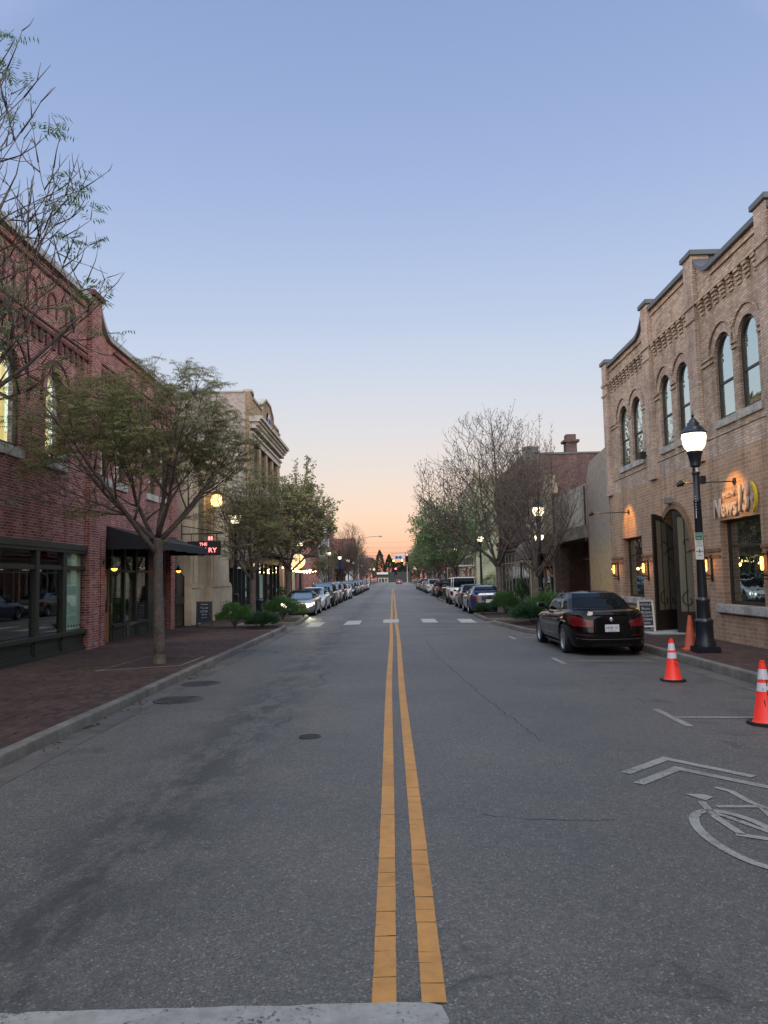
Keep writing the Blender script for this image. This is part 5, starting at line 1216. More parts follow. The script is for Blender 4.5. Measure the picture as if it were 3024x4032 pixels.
def wheel(par, x, y, r, spokes=5, name='wheel', side=1, rim='alloy'):
    w = .22; mb = MB(); mb.lathe([(r*.66,-w/2+.02),(r*.9,-w/2),(r,-w/2+.03),(r,w/2-.03),(r*.9,w/2),(r*.66,w/2-.02)], (x,y,r), 28, 'x', cap=False); t = mb.obj(name, M['rubber'], par, smooth=True)
    mb = MB(); o = side*(w/2-.03)
    prof = [(r*.68,-side*.08),(r*.68,o*.9),(r*.72,o+side*.012),(r*.69,o+side*.015),(r*.64,o-side*.01),(r*.62,-side*.02)]
    mb.lathe(prof, (x,y,r), 28, 'x', cap=False); mb.lathe([(.0,o-side*.02),(r*.17,o-side*.02),(r*.16,o-side*.06),(0,o-side*.06)], (x,y,r), 14, 'x', cap=False)
    for k in range(spokes):
        a0 = 2*pi*k/spokes + .3
        for da in (-.13,.13):
            c = V((x+o-side*.035, y, r)); i_ = r*.12; e = r*.66
            mb.rings([[c + V((dx, rr*cos(a0+da*sc)+ww*-sin(a0), rr*sin(a0+da*sc)+ww*cos(a0))) for dx, ww in ((side*.018,-.012),(side*.018,.012),(-side*.015,.014),(-side*.015,-.014))] for rr, sc in ((i_,.5),(e,1.3))])
    mb.obj('rim', M[rim], t, smooth=False)
    mb = MB(); mb.lathe([(0,0),(r*.6,0)], (x-side*.02,y,r), 20, 'x'); mb.obj('brake_disc', M['trim'], t)
def cut_arches(o, cuts):
    mb = MB()
    for y, r, hr in cuts: mb.lathe([(hr,-1.2),(hr,1.2)], (0,y,r), 36, 'x')
    c = mb.obj('cutter', None)
    md = o.modifiers.new('b', 'BOOLEAN'); md.operation = 'DIFFERENCE'; md.object = c; md.solver = 'EXACT'
    bpy.context.view_layer.update(); dg = bpy.context.evaluated_depsgraph_get()
    me = bpy.data.meshes.new_from_object(o.evaluated_get(dg)); o.modifiers.clear(); old = o.data; o.data = me; bpy.data.meshes.remove(old)
    me.polygons.foreach_set('use_smooth', [True]*len(me.polygons)); me.set_sharp_from_angle(angle=R(32))
    bpy.data.objects.remove(c)
def make_car(kind, paint, name='parked_car', spokes=5, face='rear', lit=False, soft=False, plate=None, rim='alloy', cladding=False, spoiler=False, far=False):
    c = CARS[kind]; t = thing(name, 'car', 'car'); pm = PM[paint]
    Lh, W = c['L']/2, c['W']/2; sh = lambda y: lerpk(y, c['sh']); s0 = c['sill']
    lo = Shell(c['n'], [(0,W*.90),(.06,W*.94),(.3,W*.985),(.55,W),(.75,W*.985),(.9,W*.95),(.97,W*.90),(1,W*.87)],
        [(0,Lh-.12),(.12,Lh-.03),(.35,Lh),(.6,Lh-.02),(.85,Lh-.10),(1,Lh-.22)], [(0,-Lh+.10),(.15,-Lh+.02),(.4,-Lh),(.7,-Lh+.03),(.9,-Lh+.05),(1,-Lh+.11)],
        lambda t_, y: s0 + (t_)*(sh(y)-s0), None)
    mb = MB(); ts = [0,.05,.12,.2,.3,.4,.5,.6,.68,.75,.82,.88,.93,.965,1]; rs = [lo.ring(t_) for t_ in ts]
    cap = []; top = rs[-1]; y0 = sum(p.y for p in top)/len(top)
    for f in (.93,.8,.6,.35,.12): cap.append([V((p.x*f, y0+(p.y-y0)*f, sh(y0+(p.y-y0)*f) + .035*(1-f*f))) for p in top])
    mb.rings(rs + cap); body = mb.obj('body', pm, t, smooth=True)
    ya, yb = c['wb'], -c['wb']; r = c['wr']
    cut_arches(body, [(ya, r+.01, r*1.16), (yb, r+.01, r*1.16)])
    mb = MB(); mb.box((-W*.82, -Lh+.25, s0+.02),(W*.82, Lh-.25, .62)); mb.obj('underbody', M['gap'], t) if False else None
    mb = MB(); mb.box((-W*.74, -Lh+.35, s0-.02),(W*.74, Lh-.35, .8)); mb.obj('chassis', M['gap'], t)
    for x, sd in ((W-.12,1),(-W+.12,-1)):
        for y in (ya, yb): wheel(t, x, y, r, spokes, side=sd, rim=rim)
    # greenhouse
    H = c['H']; a, rr, w = c['a'], c['r'], c['w']
    gz = lambda t_, y: (sh(y)-.015) + (H-.035-sh(y)+.015)*(1-(1-t_)**1.35)
    gh = Shell(c['ng'], [(0,w[0]),(.45,(w[0]+w[1])/2+.04),(.8,w[1]+.05),(.93,w[1]+.01),(1,w[1]-.06)], [(0,a[0]),(.45,(a[0]+a[1])/2+.08),(.85,a[1]+.05),(1,a[1]-.12)], [(0,rr[0]),(.45,(rr[0]+rr[1])/2-.10),(.85,rr[1]-.06),(1,rr[1]+.12)], gz, None)
    mb = MB(); rs = [gh.ring(k/12) for k in range(13)]; top = rs[-1]; y0 = sum(p.y for p in top)/len(top)
    rs += [[V((p.x*f, y0+(p.y-y0)*f, H-.035+.035*(1-f**2.4))) for p in top] for f in (.95,.85,.65,.4,.12)]
    mb.rings(rs, cap0=False); roof = mb.obj('roof', M['softtop'] if soft else pm, t, smooth=True)
    G = M['carglass']; s1, s2, s3 = c['split']
    mb = MB(); gh.patch(mb, 'F', -1, 1, .06, .84, .006, 12, 8); mb.obj('windscreen', G, t, smooth='all', recalc=False)
    mb = MB(); gh.patch(mb, 'B', -.98, .98, .08 if kind != 'suv' else .15, .84, .006, 12, 8); mb.obj('rear_window', G, t, smooth='all', recalc=False)
    for S in 'LR':
        spans = [(s1+.02,.93),(s2+.025,s1-.02)] + ([(s3-.0+.0,s2-.015)] if kind == 'sedan' else ([(-.9,s2-.02)] if kind in ('suv','boxy') else []))
        if kind == 'coupe': spans = [(-.28,.93),(-.62,-.33)]
        for q0, q1 in spans:
            mb = MB(); gh.patch(mb, S, q0, q1, .1, .78, .005, 8, 6); mb.obj('side_window', G, t, smooth='all', recalc=False)
        # door gaps, handles
        if not far:
            mb = MB()
            qs = {'sedan': (.36,-.04,-.42), 'coupe': (.28,-.34), 'suv': (.4,.02,-.36), 'boxy': (.42,.02,-.36)}[kind]
            for q in qs: lo.patch(mb, S, q-.0022, q+.0022, .12, .97, .0025, 1, 8)
            lo.patch(mb, S, qs[-1], qs[0], .115, .125, .0025, 10, 1)
            mb.obj('door_gap', M['gap'], body, recalc=False)
            mb = MB()
            for q in (qs[:-1]): lo.patch(mb, S, q-.335 if len(qs) == 3 else q-.55, q-.275 if len(qs) == 3 else q-.49, .80, .835, .03, 3, 1)
            mb.obj('door_handle', pm, body, recalc=False)
        if cladding:
            mb = MB(); lo.patch(mb, S, -.97, .97, .0, .2, .012, 20, 3); mb.obj('cladding', M['trim'], body, recalc=False)
        sx = 1 if S == 'R' else -1; q = .5*c['L']*0; ym = a[0]-.42; 
        mb = MB(); x0 = lerpk(.3, gh.w)+.09; mb.rings([[V((sx*(x0+dx), ym+dy*u, sh(ym)+.12+dz*v)) for dx, dz in ((0,-.06),(.17,-.055),(.2,0),(.17,.06),(.02,.055))] for dy, u, v in ((.09,1,.5),(.04,1,.95),(-.04,1,1),(-.06,1,.9))])
        mb.bar((sx*(x0-.08), ym+.03, sh(ym)+.03), (sx*(x0+.05), ym+.02, sh(ym)+.1), .025, 6); mi = mb.obj('wing_mirror', pm, t, smooth=True, bevel=0)
        mb = MB(); mb.box((sx*(x0+.1)-.075, ym-.063, sh(ym)+.075),(sx*(x0+.1)+.075, ym-.059, sh(ym)+.165)); mb.obj('mirror_glass', M['carglass'], mi)
    # lamps wrap round the corners
    def lampset(end, q0, t0, t1, sidelen, m, nm, q1=1.0):
        for sx, S in ((1,'R'),(-1,'L')):
            tp = (lambda u: t0+.07*(1-u)) if end == 'B' and kind == 'sedan' else t0; tq = (lambda u: t1-.05*(1-u)) if end == 'B' and kind == 'sedan' else t1
            mb = MB(); lo.patch(mb, end, sx*q0, sx*q1, tp, tq, .006, 8, 4)
            qe = 1 if end == 'F' else -1
            lo.patch(mb, S, qe*1.0, qe*(1-sidelen), (lambda u: t1-(t1-t0)*(.0+u)) if end == 'F' else (lambda u: t0+(t1-t0)*.75*(u)), t1, .006, 6, 4)
            mb.obj(nm, m, t, smooth='all', recalc=False)
    HT = sh(-Lh+.3)-s0
    if kind == 'sedan': lampset('B', .5, .57, .85, .13, M['tail'], 'tail_light')
    elif kind == 'coupe': lampset('B', .50, .60, .84, .03, M['tail'], 'tail_light', .93)
    elif kind == 'boxy': lampset('B', .80, .42, .74, .02, M['tail'], 'tail_light')
    else: lampset('B', .62, .58, .80, .08, M['tail'], 'tail_light')
    hm = M['head'] if lit else M['lens']
    if kind == 'boxy': lampset('F', .7, .62, .82, .02, M['lens'], 'headlight')
    else: lampset('F', .60, .60, .80, .09, hm, 'headlight', .98)
    mb = MB(); lo.patch(mb, 'F', -.5, .5, .5, .78, .006, 8, 3); mb.obj('grille', M['trim'], t, recalc=False)
    mb = MB(); lo.patch(mb, 'F', -.75, .75, .12, .32, .006, 8, 3); mb.obj('air_intake', M['trim'], t, recalc=False)
    mb = MB()
    for k in range(1, 4): lo.patch(mb, 'F', -.48, .48, .5+.07*k-.006, .5+.07*k+.006, .014, 6, 1)
    mb.obj('grille_bar', M['chrome'], t, recalc=False)
    mb = MB(); lo.patch(mb, 'B', -.6, .6, .02, .14, .006, 8, 2); mb.obj('rear_valance', M['trim'], t, recalc=False)
    if kind in ('suv','boxy'):
        mb = MB()
        for sx in (-1, 1): mb.tube([(sx*(w[1]-.06), a[1]-.15, H-.02),(sx*(w[1]-.05), a[1]-.3, H+.05),(sx*(w[1]-.05), rr[1]+.3, H+.05),(sx*(w[1]-.06), rr[1]+.15, H-.02)], .018, 6)
        mb.obj('roof_rail', M['trim'], t)
    zp = s0 + .55*(sh(-Lh+.1)-s0); yp = lo.side('B', 0, .55).y
    mb = MB(); mb.box((-.155, yp-.022, zp-.08),(.155, yp-.008, zp+.08)); pl = mb.obj('number_plate', M['signwhite'], t)
    if plate: text(plate, .105, .001, M['signblue'], pl, (0, yp-.024, zp+.005), name='plate_text', sx=.78)
    zf = s0 + .25*(sh(Lh-.1)-s0); yf = lo.side('F', 0, .3).y
    return t, lo
cars_g = 'cars parked along the kerbs'
def place(c, x, y, rot, label):
    c.location = (x, y, rz(x) + .0); c.rotation_euler = (0, R(-1.15)*(1 if x > 0 else -1)*-1 if False else 0, rot); c['label'] = label; c['group'] = cars_g; return c
# black sedan, the nearest car
BS, lo = make_car('sedan', 'black', plate=None, spokes=5)
yb_ = lo.side('B', 0, .55).y; zb_ = .2 + .55*(.98-.2)
pl = [o for o in BS.children if o.name.startswith('number_plate')][0]
text('NPQ   131', .085, .001, M['signblue'], pl, (0, yb_-.024, zb_+.005), name='plate_text', sx=.72)
mb = MB(); mb.bar((0,yb_-.0245,zb_-.03),(0,yb_-.0245,zb_+.02), .004, 4); 
for k in range(-2,3): mb.bar((0,yb_-.0245,zb_+.02),(.02*sin(k*.7),yb_-.0245,zb_+.02+.02*cos(k*.7)), .004, 4)
mb.box((-.1,yb_-.025,zb_-.062),(.1,yb_-.0235,zb_-.055)); mb.obj('plate_emblem', M['signblue'], pl)
ye = lo.side('B', 0, .8).y; ze = .2 + .8*(.98-.2)
mb = MB(); mb.lathe([(0,-.012),(.034,-.012),(.041,-.008),(.041,0)], (0, ye, ze), 20, 'y', cap=False); em = mb.obj('badge', M['chrome'], BS)
for k in range(4):
    mb = MB(); pts = [V((0, ye-.0135, ze))] + [V((.028*cos(a), ye-.0135, ze+.028*sin(a))) for a in [k*pi/2 + pi/2*j/5 for j in range(6)]]
    mb.face(pts); mb.obj('badge_quarter', M['signwhite'] if k % 2 == 0 else M['signblue'], em, recalc=False)
text('528i', .055, .002, M['chrome'], BS, (.42, lo.side('B', .5, .72).y-.008, .2+.72*.78), name='model_badge', sx=1.3)
mb = MB(); mb.rings([[V((sx*.015*s_, -.62+dy, 1.445+dz)) for sx in (-1,1)] for s_, dy, dz in ((1,.16,0),(.6,0,.05),(.3,-.03,.065))], close=False); mb.rings([[V((.018*s_*cos(a), -.62+dy+.05*s_*sin(a)*1.2, 1.44+dz)) for a in [k*pi/4 for k in range(8)]] for s_, dy, dz in ((1,.04,0),(.6,.0,.03),(.25,-.03,.06))]); mb.obj('antenna_fin', PM['black'], BS, smooth=True)
mb = MB(); lo.patch(mb, 'B', -.66, .66, .345, .351, .003, 12, 1); lo.patch(mb, 'B', -.663, -.657, .35, .99, .003, 1, 6); lo.patch(mb, 'B', .657, .663, .35, .99, .003, 1, 6); lo.patch(mb, 'B', -.98, .98, .5, .503, .003, 12, 1); mb.obj('boot_gap', M['gap'], BS, recalc=False)
mb = MB(); lo.patch(mb, 'B', -.5, .5, .93, .965, .03, 12, 2); mb.obj('boot_lip', PM['black'], BS, smooth='all', recalc=False)
for sx in (-1, 1):
    mb = MB(); lo.patch(mb, 'B', sx*.52, sx*.95, .36, .385, .008, 5, 1); mb.obj('reflector', M['tail'], BS, recalc=False)
mb = MB(); lo.patch(mb, 'B', -.95, .95, .245, .262, .008, 12, 1); mb.obj('bumper_trim', PM['grey'], BS, recalc=False)
for S in 'LR':
    mb = MB(); lo.patch(mb, S, -.62, .66, .0, .07, .03, 14, 2); mb.obj('side_skirt', PM['black'], BS, recalc=False)
BS.scale = (1.04,1.05,1.03); place(BS, 5.04, 20.5, 0, 'black sedan parked in front of the tan brick building, nearest car')
# prototypes
AU, _ = make_car('coupe', 'silver', lit=True, soft=True); place(AU, -5.0, 42.4, pi, 'silver convertible with lit headlights and black soft top, first car on the left')
MU, lm = make_car('coupe', 'blue', plate='     ', rim='alloy'); MU.scale = (1.05,1.05,1.04); place(MU, 4.8, 41.2, 0, 'dark blue coupe with rear spoiler behind the right shrub')
mb = MB(); mb.rings([[V((x, y, z)) + V((0,0,0)) for y, z in ((-2.32,1.1),(-2.3,1.13),(-2.12,1.135),(-2.12,1.11))] for x in (-.75,-.4,0,.4,.75)]); 
for x in (-.6,.6): mb.box((x-.03,-2.25,1.0),(x+.03,-2.15,1.12))
def local_part(mb, name, m, par, **k):
    loc = par.location.copy(); rot = par.rotation_euler.copy(); par.location = (0,0,0); o = mb.obj(name, m, par, **k); par.location = loc; return o
local_part(mb, 'spoiler', PM['blue'], MU)
mb = MB(); lm.patch(mb, 'B', -.44, .44, .60, .84, .005, 6, 3); local_part(mb, 'rear_panel', M['trim'], MU, recalc=False)
yy = lm.side('B', 0, .7).y; zz = .2+.7*.8; mb = MB(); mb.lathe([(.045,-.03),(.07,-.03),(.07,-.01)], (.0, yy, zz), 16, 'y', cap=False); local_part(mb, 'badge', M['chrome'], MU)
mb = MB()
for x in (-.55,.55): mb.lathe([(.03,-.06),(.045,-.06),(.045,.1)], (x, -2.33, .27), 12, 'y', cap=False)
local_part(mb, 'exhaust', M['chrome'], MU)
BX, _ = make_car('boxy', 'white', cladding=True, rim='trim', plate=None); BX.scale = (1.05,1.05,1.05); place(BX, 4.85, 54.9, 0, 'white boxy off-roader with dark lower cladding parked on the right')
SV, _ = make_car('suv', 'dark', far=True); place(SV, -5.0, 55.5, pi, 'dark sport utility car, third car on the left')
SD, _ = make_car('sedan', 'grey', far=True); place(SD, 4.85, 48.0, 0, 'dark grey sedan between the blue coupe and the white off-roader')
def copycar(src, x, y, rot, paint, label, soft=None):
    c = dup(src)
    for ch in c.children:
        for o in [ch] + list(ch.children):
            for sl in o.material_slots:
                if sl.material and sl.material.name.endswith('_car_paint') or (sl.material == M['softtop']):
                    sl.link = 'OBJECT'; sl.material = PM[paint]
    return place(c, x, y, rot, label)
left = [('sd',48.9,'white','white sedan right behind the silver convertible on the left'),('suv',61.9,'silver','silver sport utility car, fourth on the left'),('suv',68.4,'dark','dark estate, fifth on the left, just before the small island'),
 ('sd',74.6,'white','white car, sixth on the left, at the small kerb island'),('suv',87.5,'dark','dark sport utility car, first after the small island on the left'),('sd',94,'grey','low grey car, second after the small island on the left'),('suv',100.5,'slate','slate sport utility car, third after the small island on the left'),
 ('suv',107,'white','white sport utility car in the far left row'),('sd',113.3,'slate','slate blue sedan in the far left row'),('sd',119.5,'red','dark red sedan in the far left row'),('suv',126,'dark','dark sport utility car near the far end of the left row'),('sd',132.5,'white','white car at the far end of the left row')]
for k, y, p, l in left: copycar(SV if k == 'suv' else SD, -4.98+rnd.uniform(-.06,.06), y, pi+rnd.uniform(-.01,.01), p, l)
right = [('suv',72.3,'black','black sport utility car just past the second right island'),('sd',78.8,'dark','dark sedan behind the black sport utility car on the right'),('suv',92.4,'white','white sport utility car after the third right island'),('sd',98.8,'silver','silver sedan after the white sport utility car on the right'),
 ('sd',105.2,'dark','dark sedan in the far right row'),('sd',111.6,'white','white sedan in the far right row'),('suv',118,'grey','grey sport utility car in the far right row'),('suv',124.6,'silver','silver sport utility car near the far end of the right row'),('sd',131,'grey','grey sedan at the far end of the right row')]
for k, y, p, l in right: copycar(SV if k == 'suv' else SD, 4.92+rnd.uniform(-.06,.06), y, rnd.uniform(-.01,.01), p, l)
copycar(SD, 1.9, 232, 0, 'red', 'small red car driving away in the far distance'); copycar(SV, 9.5, 238, 0, 'silver', 'pale car crossing in the far distance on the right')
# headlight pool of the silver convertible
l = bpy.data.lights.new('headlight_beam', 'SPOT'); l.energy = 120; l.color = (1,.88,.55); l.spot_size = R(46); l.spot_blend = .7; l.shadow_soft_size = .06
o = bpy.data.objects.new('headlight_beam', l); COL.objects.link(o); o.parent = AU; o.location = (-.7, 2.45, .62); o.rotation_euler = V((0, 1, -.1)).to_track_quat('-Z','Y').to_euler()

# ================================================================== TREES
def crown_exit(p, d, E):
    """distance from p along d to the ellipsoid E=(centre, radii)"""
    c, r = E; q = V(((p.x-c[0])/r[0], (p.y-c[1])/r[1], (p.z-c[2])/r[2])); e = V((d.x/r[0], d.y/r[1], d.z/r[2]))
    a = e.dot(e); b = 2*q.dot(e); cc = q.dot(q)-1; D = b*b-4*a*cc
    if D <= 0: return .25
    return max(.2, (-b+sqrt(D))/(2*a))
def grow_tree(name, label, loc, E, fork=2.3, r0=.12, limbs=6, seed=1, leaf=None, nleaf=0, style='pinnate', up=.35, dens=1.0, limb_dirs=None, lean=(0,0), leafmat_='leaf', thin=1.0, group='street trees', low=None, shoots=0, bud=0, spread=.9, sub_step=.34):
    """loc = foot; E in local coords. trunk + limbs in one mesh, twigs in another, foliage in a third"""
    r = random.Random(seed); t = thing(name, label, 'tree', loc, group=group)
    wood, twig = MB(), MB(); tips = []
    def walk(p, d, L, ra, rb, step, jit, upk, mb, n):
        pts = [p.copy()]; k = max(2, int(L/step)); d = d.copy()
        for i in range(k):
            d += V((r.gauss(0,jit), r.gauss(0,jit), r.gauss(0,jit) + upk/k)); d.normalize(); pts.append(pts[-1] + d*L/k)
        rad = [ra + (rb-ra)*(i/k)**.8 for i in range(k+1)]; mb.tube(pts, rad, n); return pts, rad, d
    base_ = V(loc)
    tr, rad, d = walk(base_, V((lean[0], lean[1], 1)).normalized(), fork, r0*1.12, r0*.86, .35, .018, .05, wood, 10)
    wood.tube([base_ - V((0,0,.06)), base_ + V((0,0,.05)), base_ + V((0,0,.22))], [r0*1.4, r0*1.24, r0*1.1], 10, cap=False)
    top = tr[-1]; EW = ((E[0][0]+loc[0], E[0][1]+loc[1], E[0][2]+loc[2]), E[1])
    dirs = limb_dirs or []
    while len(dirs) < limbs:
        k = len(dirs); a = 2*pi*(k+r.uniform(-.25,.25))/limbs + seed; el = R(r.uniform(38,66)) if k else R(80)
        dirs.append((cos(a)*cos(el), sin(a)*cos(el), sin(el)))
    def twigs(p, d, L, lvl):
        pts, rad, dd = walk(p, d, L, .0075*thin*(1+.5*lvl), .003*thin, .16, .10, up*.8, twig, 3)
        tips.append((pts, L))
        if lvl:
            for q in range(1, len(pts)):
                if r.random() < .75*dens:
                    a = r.uniform(0, 2*pi); o = dd.orthogonal(); o.rotate(Matrix.Rotation(a, 3, dd)); nd = (dd*.75 + o*.65 + V((0,0,.25))).normalized()
                    twigs(pts[q], nd, L*r.uniform(.35,.6), lvl-1)
    def branch(p, d, L, ra, lvl):
        L = min(L, crown_exit(p, d, EW)*r.uniform(.85,1.03)); 
        if L < .3: twigs(p, d, .3, 0); return
        pts, rad, dd = walk(p, d, L, ra, max(.006*thin, ra*.28), .3, .055 if lvl == 2 else .08, up*(.55 if lvl == 2 else .7), wood if ra > .02 else twig, 7 if ra > .03 else (5 if ra > .015 else 3))
        n = max(2, int(L/sub_step))
        for k in range(n):
            f = .22 + .78*(k+r.random()*.8)/n; f = min(.99, f); i = min(len(pts)-2, int(f*(len(pts)-1))); u = f*(len(pts)-1)-i
            q = pts[i].lerp(pts[i+1], u); rr = rad[i]*(1-u)+rad[i+1]*u; loc_d = (pts[i+1]-pts[i]).normalized()
            o = loc_d.orthogonal(); o.rotate(Matrix.Rotation(k*2.4+r.uniform(-.6,.6), 3, loc_d)); nd = (loc_d*.8 + o*spread*r.uniform(.7,1.1) + V((0,0,.12))).normalized()
            if lvl > 0: branch(q, nd, L*(1-f*.55)*r.uniform(.45,.75), rr*.58, lvl-1)
            else: twigs(q, nd, r.uniform(.3,.65), 1)
        twigs(pts[-1], dd, r.uniform(.3,.6), 1)
    for k, dv in enumerate(dirs):
        d0 = V(dv).normalized(); hz_ = top - (V((0,0,1))*r.uniform(0,.45) if k else V())
        branch(hz_, d0, 9, r0*r.uniform(.42,.6), 2)
    for k in range(shoots):
        a = r.uniform(0, 2*pi); q = r.uniform(.15,.8); p = V((EW[0][0]+EW[1][0]*q*cos(a), EW[0][1]+EW[1][1]*q*sin(a), EW[0][2]+.3)); L = r.uniform(.9,1.25)*(EW[1][2])
        pts, rad, dd = walk(p, V((.1*cos(a),.1*sin(a),1)), L, .016, .004, .2, .03, .1, twig, 3)
        for q in range(2, len(pts)): 
            for z_ in range(3):
                an = r.uniform(0,6.3); twigs(pts[q], V((cos(an),sin(an),.8)).normalized(), r.uniform(.1,.3), 0)
    wood.obj('trunk', M['bark'], t, smooth='all', recalc=False)
    twig.obj('branch', M['twig'], t, smooth='all', recalc=False)
    lf = MB()
    def leaflet(p, ax, sd, l, w, droop):
        a = ax*l + V((0,0,-droop*l)); s_ = sd*w
        i = len(lf.v); lf.v += [tuple(p), tuple(p + a*.45 + s_), tuple(p + a), tuple(p + a*.45 - s_)]; lf.f.append((i,i+1,i+2,i+3))
    pool = tips; r.shuffle(pool); cnt = 0
    clump = lambda p: noise.noise(p*.9 + V((seed*3.1,0,0)))
    for pts, L in pool*(1+nleaf//max(1,len(pool))):
        if cnt >= nleaf: break
        p = pts[-1] if r.random() < .6 else pts[r.randrange(1, len(pts))]
        if leaf == 'clumped' and clump(p) < .12: continue
        if leaf == 'full' and clump(p) < -.28 and r.random() < .75: continue
        cnt += 1
        if style == 'pinnate':
            nr = r.randint(1, 3)
            for _ in range(nr):
                a = r.uniform(0,2*pi); d_ = V((cos(a), sin(a), r.uniform(-.1,.7))).normalized(); Lr = r.uniform(.13,.26)*thin; q = p.copy(); n_ = 5
                for j in range(n_):
                    q = q + d_*Lr/n_; d_ = (d_ + V((0,0,-.09))).normalized(); sd = d_.cross(V((0,0,1))).normalized()
                    for sg in (-1,1): leaflet(q, (sd*sg*.9 + d_*.45), d_*.5, r.uniform(.055,.085)*thin, .013*thin*1.4, r.uniform(.2,.9))
        elif style == 'bud':
            for _ in range(3):
                d_ = V((r.gauss(0,.5), r.gauss(0,.5), 1)).normalized(); leaflet(p, d_, d_.orthogonal(), r.uniform(.05,.10)*thin, .010*thin, 0)
        else:
            for _ in range(5):
                d_ = V((r.gauss(0,1), r.gauss(0,1), r.gauss(0,.7))).normalized(); leaflet(p + V((r.gauss(0,.07), r.gauss(0,.07), r.gauss(0,.07))), d_, d_.orthogonal(), r.uniform(.07,.13)*thin, .03*thin, .2)
    if lf.v: lf.obj('crown', M[leafmat_], t, recalc=False)
    0 and print('TREE', label[:30], len(wood.f), len(twig.f), len(lf.f), len(tips))
    return t
tg = 'street trees on the left pavement'; tgr = 'street trees on the right pavement'
if TREES:
    grow_tree('street_tree', 'nearest left tree, fine olive foliage spreading over the brick facade', (-5.13,17.0,.04), ((-.75,.3,4.75),(2.6,2.6,1.9)), 2.75, .118, 8, 11, 'full', 4400, 'pinnate', dens=.9,
        limb_dirs=[(.05,.1,1),(-.8,-.1,.62),(.75,.15,.7),(-.45,.5,.8),(.35,-.5,.85),(-.3,-.55,.8),(.5,.6,.7),(.95,-.1,.35)], group=tg, sub_step=.36)
    grow_tree('street_tree', 'bare spring tree leaning in from the top left edge with a few dark leaf clusters', (-5.35,7.6,.04), ((-.1,.5,5.4),(2.1,2.2,3.0)), 2.9, .08, 7, 5, 'clumped', 420, 'pinnate', up=.6, dens=.7,
        limb_dirs=[(.1,.1,1),(.75,.3,.75),(.8,-.2,.6),(.45,.7,.9),(-.5,.4,.8),(.3,-.5,.8),(.6,.1,1.0)], leafmat_='leafdark', group=tg, sub_step=.42, thin=.95)
    T2 = grow_tree('street_tree', 'second left tree, twiggy grey-green crown beside the street lamp', (-6.05,33.3,.04), ((-.3,.2,4.4),(1.6,2.0,2.3)), 2.2, .13, 7, 21, 'full', 1100, 'pinnate', thin=1.5, dens=.9, group=tg)
    T3 = grow_tree('street_tree', 'third left tree, dark foliage against the sunset beyond the tall building', (-6.75,49.5,.04), ((.7,.2,5.5),(2.4,2.8,3.0)), 2.5, .15, 8, 31, 'full', 1700, 'leafy', thin=1.6, dens=.8, leafmat_='leaf', group=tg, shoots=5)
    TB = grow_tree('street_tree', 'largest bare tree on the right with a wide fan of budding twigs', (5.35,38.6,.04), ((-.4,.3,5.9),(3.6,3.3,4.1)), 2.5, .15, 9, 44, None, 1300, 'bud', thin=1.3, dens=.66, leafmat_='bud', group=tgr, up=.5)
    grow_tree('street_tree', 'thinner bare tree on the right with tall shoots above the street lamp', (6.0,32.3,.04), ((-.1,.2,4.7),(2.3,2.3,2.6)), 1.9, .12, 8, 54, None, 700, 'bud', thin=1.1, dens=.45, leafmat_='bud', group=tgr, up=.75, shoots=12)
    TG = grow_tree('street_tree', 'fresh green leafy tree on the second right island', (4.9,61.5,.04), ((-.1,.3,5.2),(3.3,3.3,3.4)), 2.6, .13, 7, 64, 'full', 2000, 'leafy', thin=1.5, dens=.7, leafmat_='leafdark', group=tgr)
    FB = clone(TB, (-6.6,107,.04), 2.1, 'large bare tree in the far left row, rounded crown against the orange sky', tg, (.95,.95,.95))
    def far_tree(src, x, y, rot, sc, l, g): return clone(src, (x, y, .04), rot, l, g, sc)
    far_tree(TB, -6.6, 133, .7, .8, 'bare tree behind the large one in the far left row', tg)
    far_tree(TB, -6.8, 165, 3.9, .85, 'far left bare tree past the side street', tg); far_tree(TB, -6.8, 200, 5.1, .85, 'last bare tree of the left row, tiny', tg)
    far_tree(T2, -6.6, 75, 2.2, .72, 'small left tree behind the row of parked cars before the white front', tg)
    far_tree(TG, 5.3, 84.5, 1.9, .85, 'small green tree on the third right island', tgr)
    far_tree(TG, 5.9, 97, 4.2, 1.0, 'green tree after the third right island', tgr); far_tree(T3, 6.3, 114, 2.9, .95, 'darker leafy tree in the far right row', tgr)
    far_tree(TB, 6.3, 131, 1.1, .9, 'bare tree in the far right row', tgr); far_tree(TG, 6.3, 160, .4, 1.0, 'green tree past the side street on the right', tgr); far_tree(TB, 6.3, 195, 2.6, 1.0, 'last bare tree of the right row, tiny', tgr)
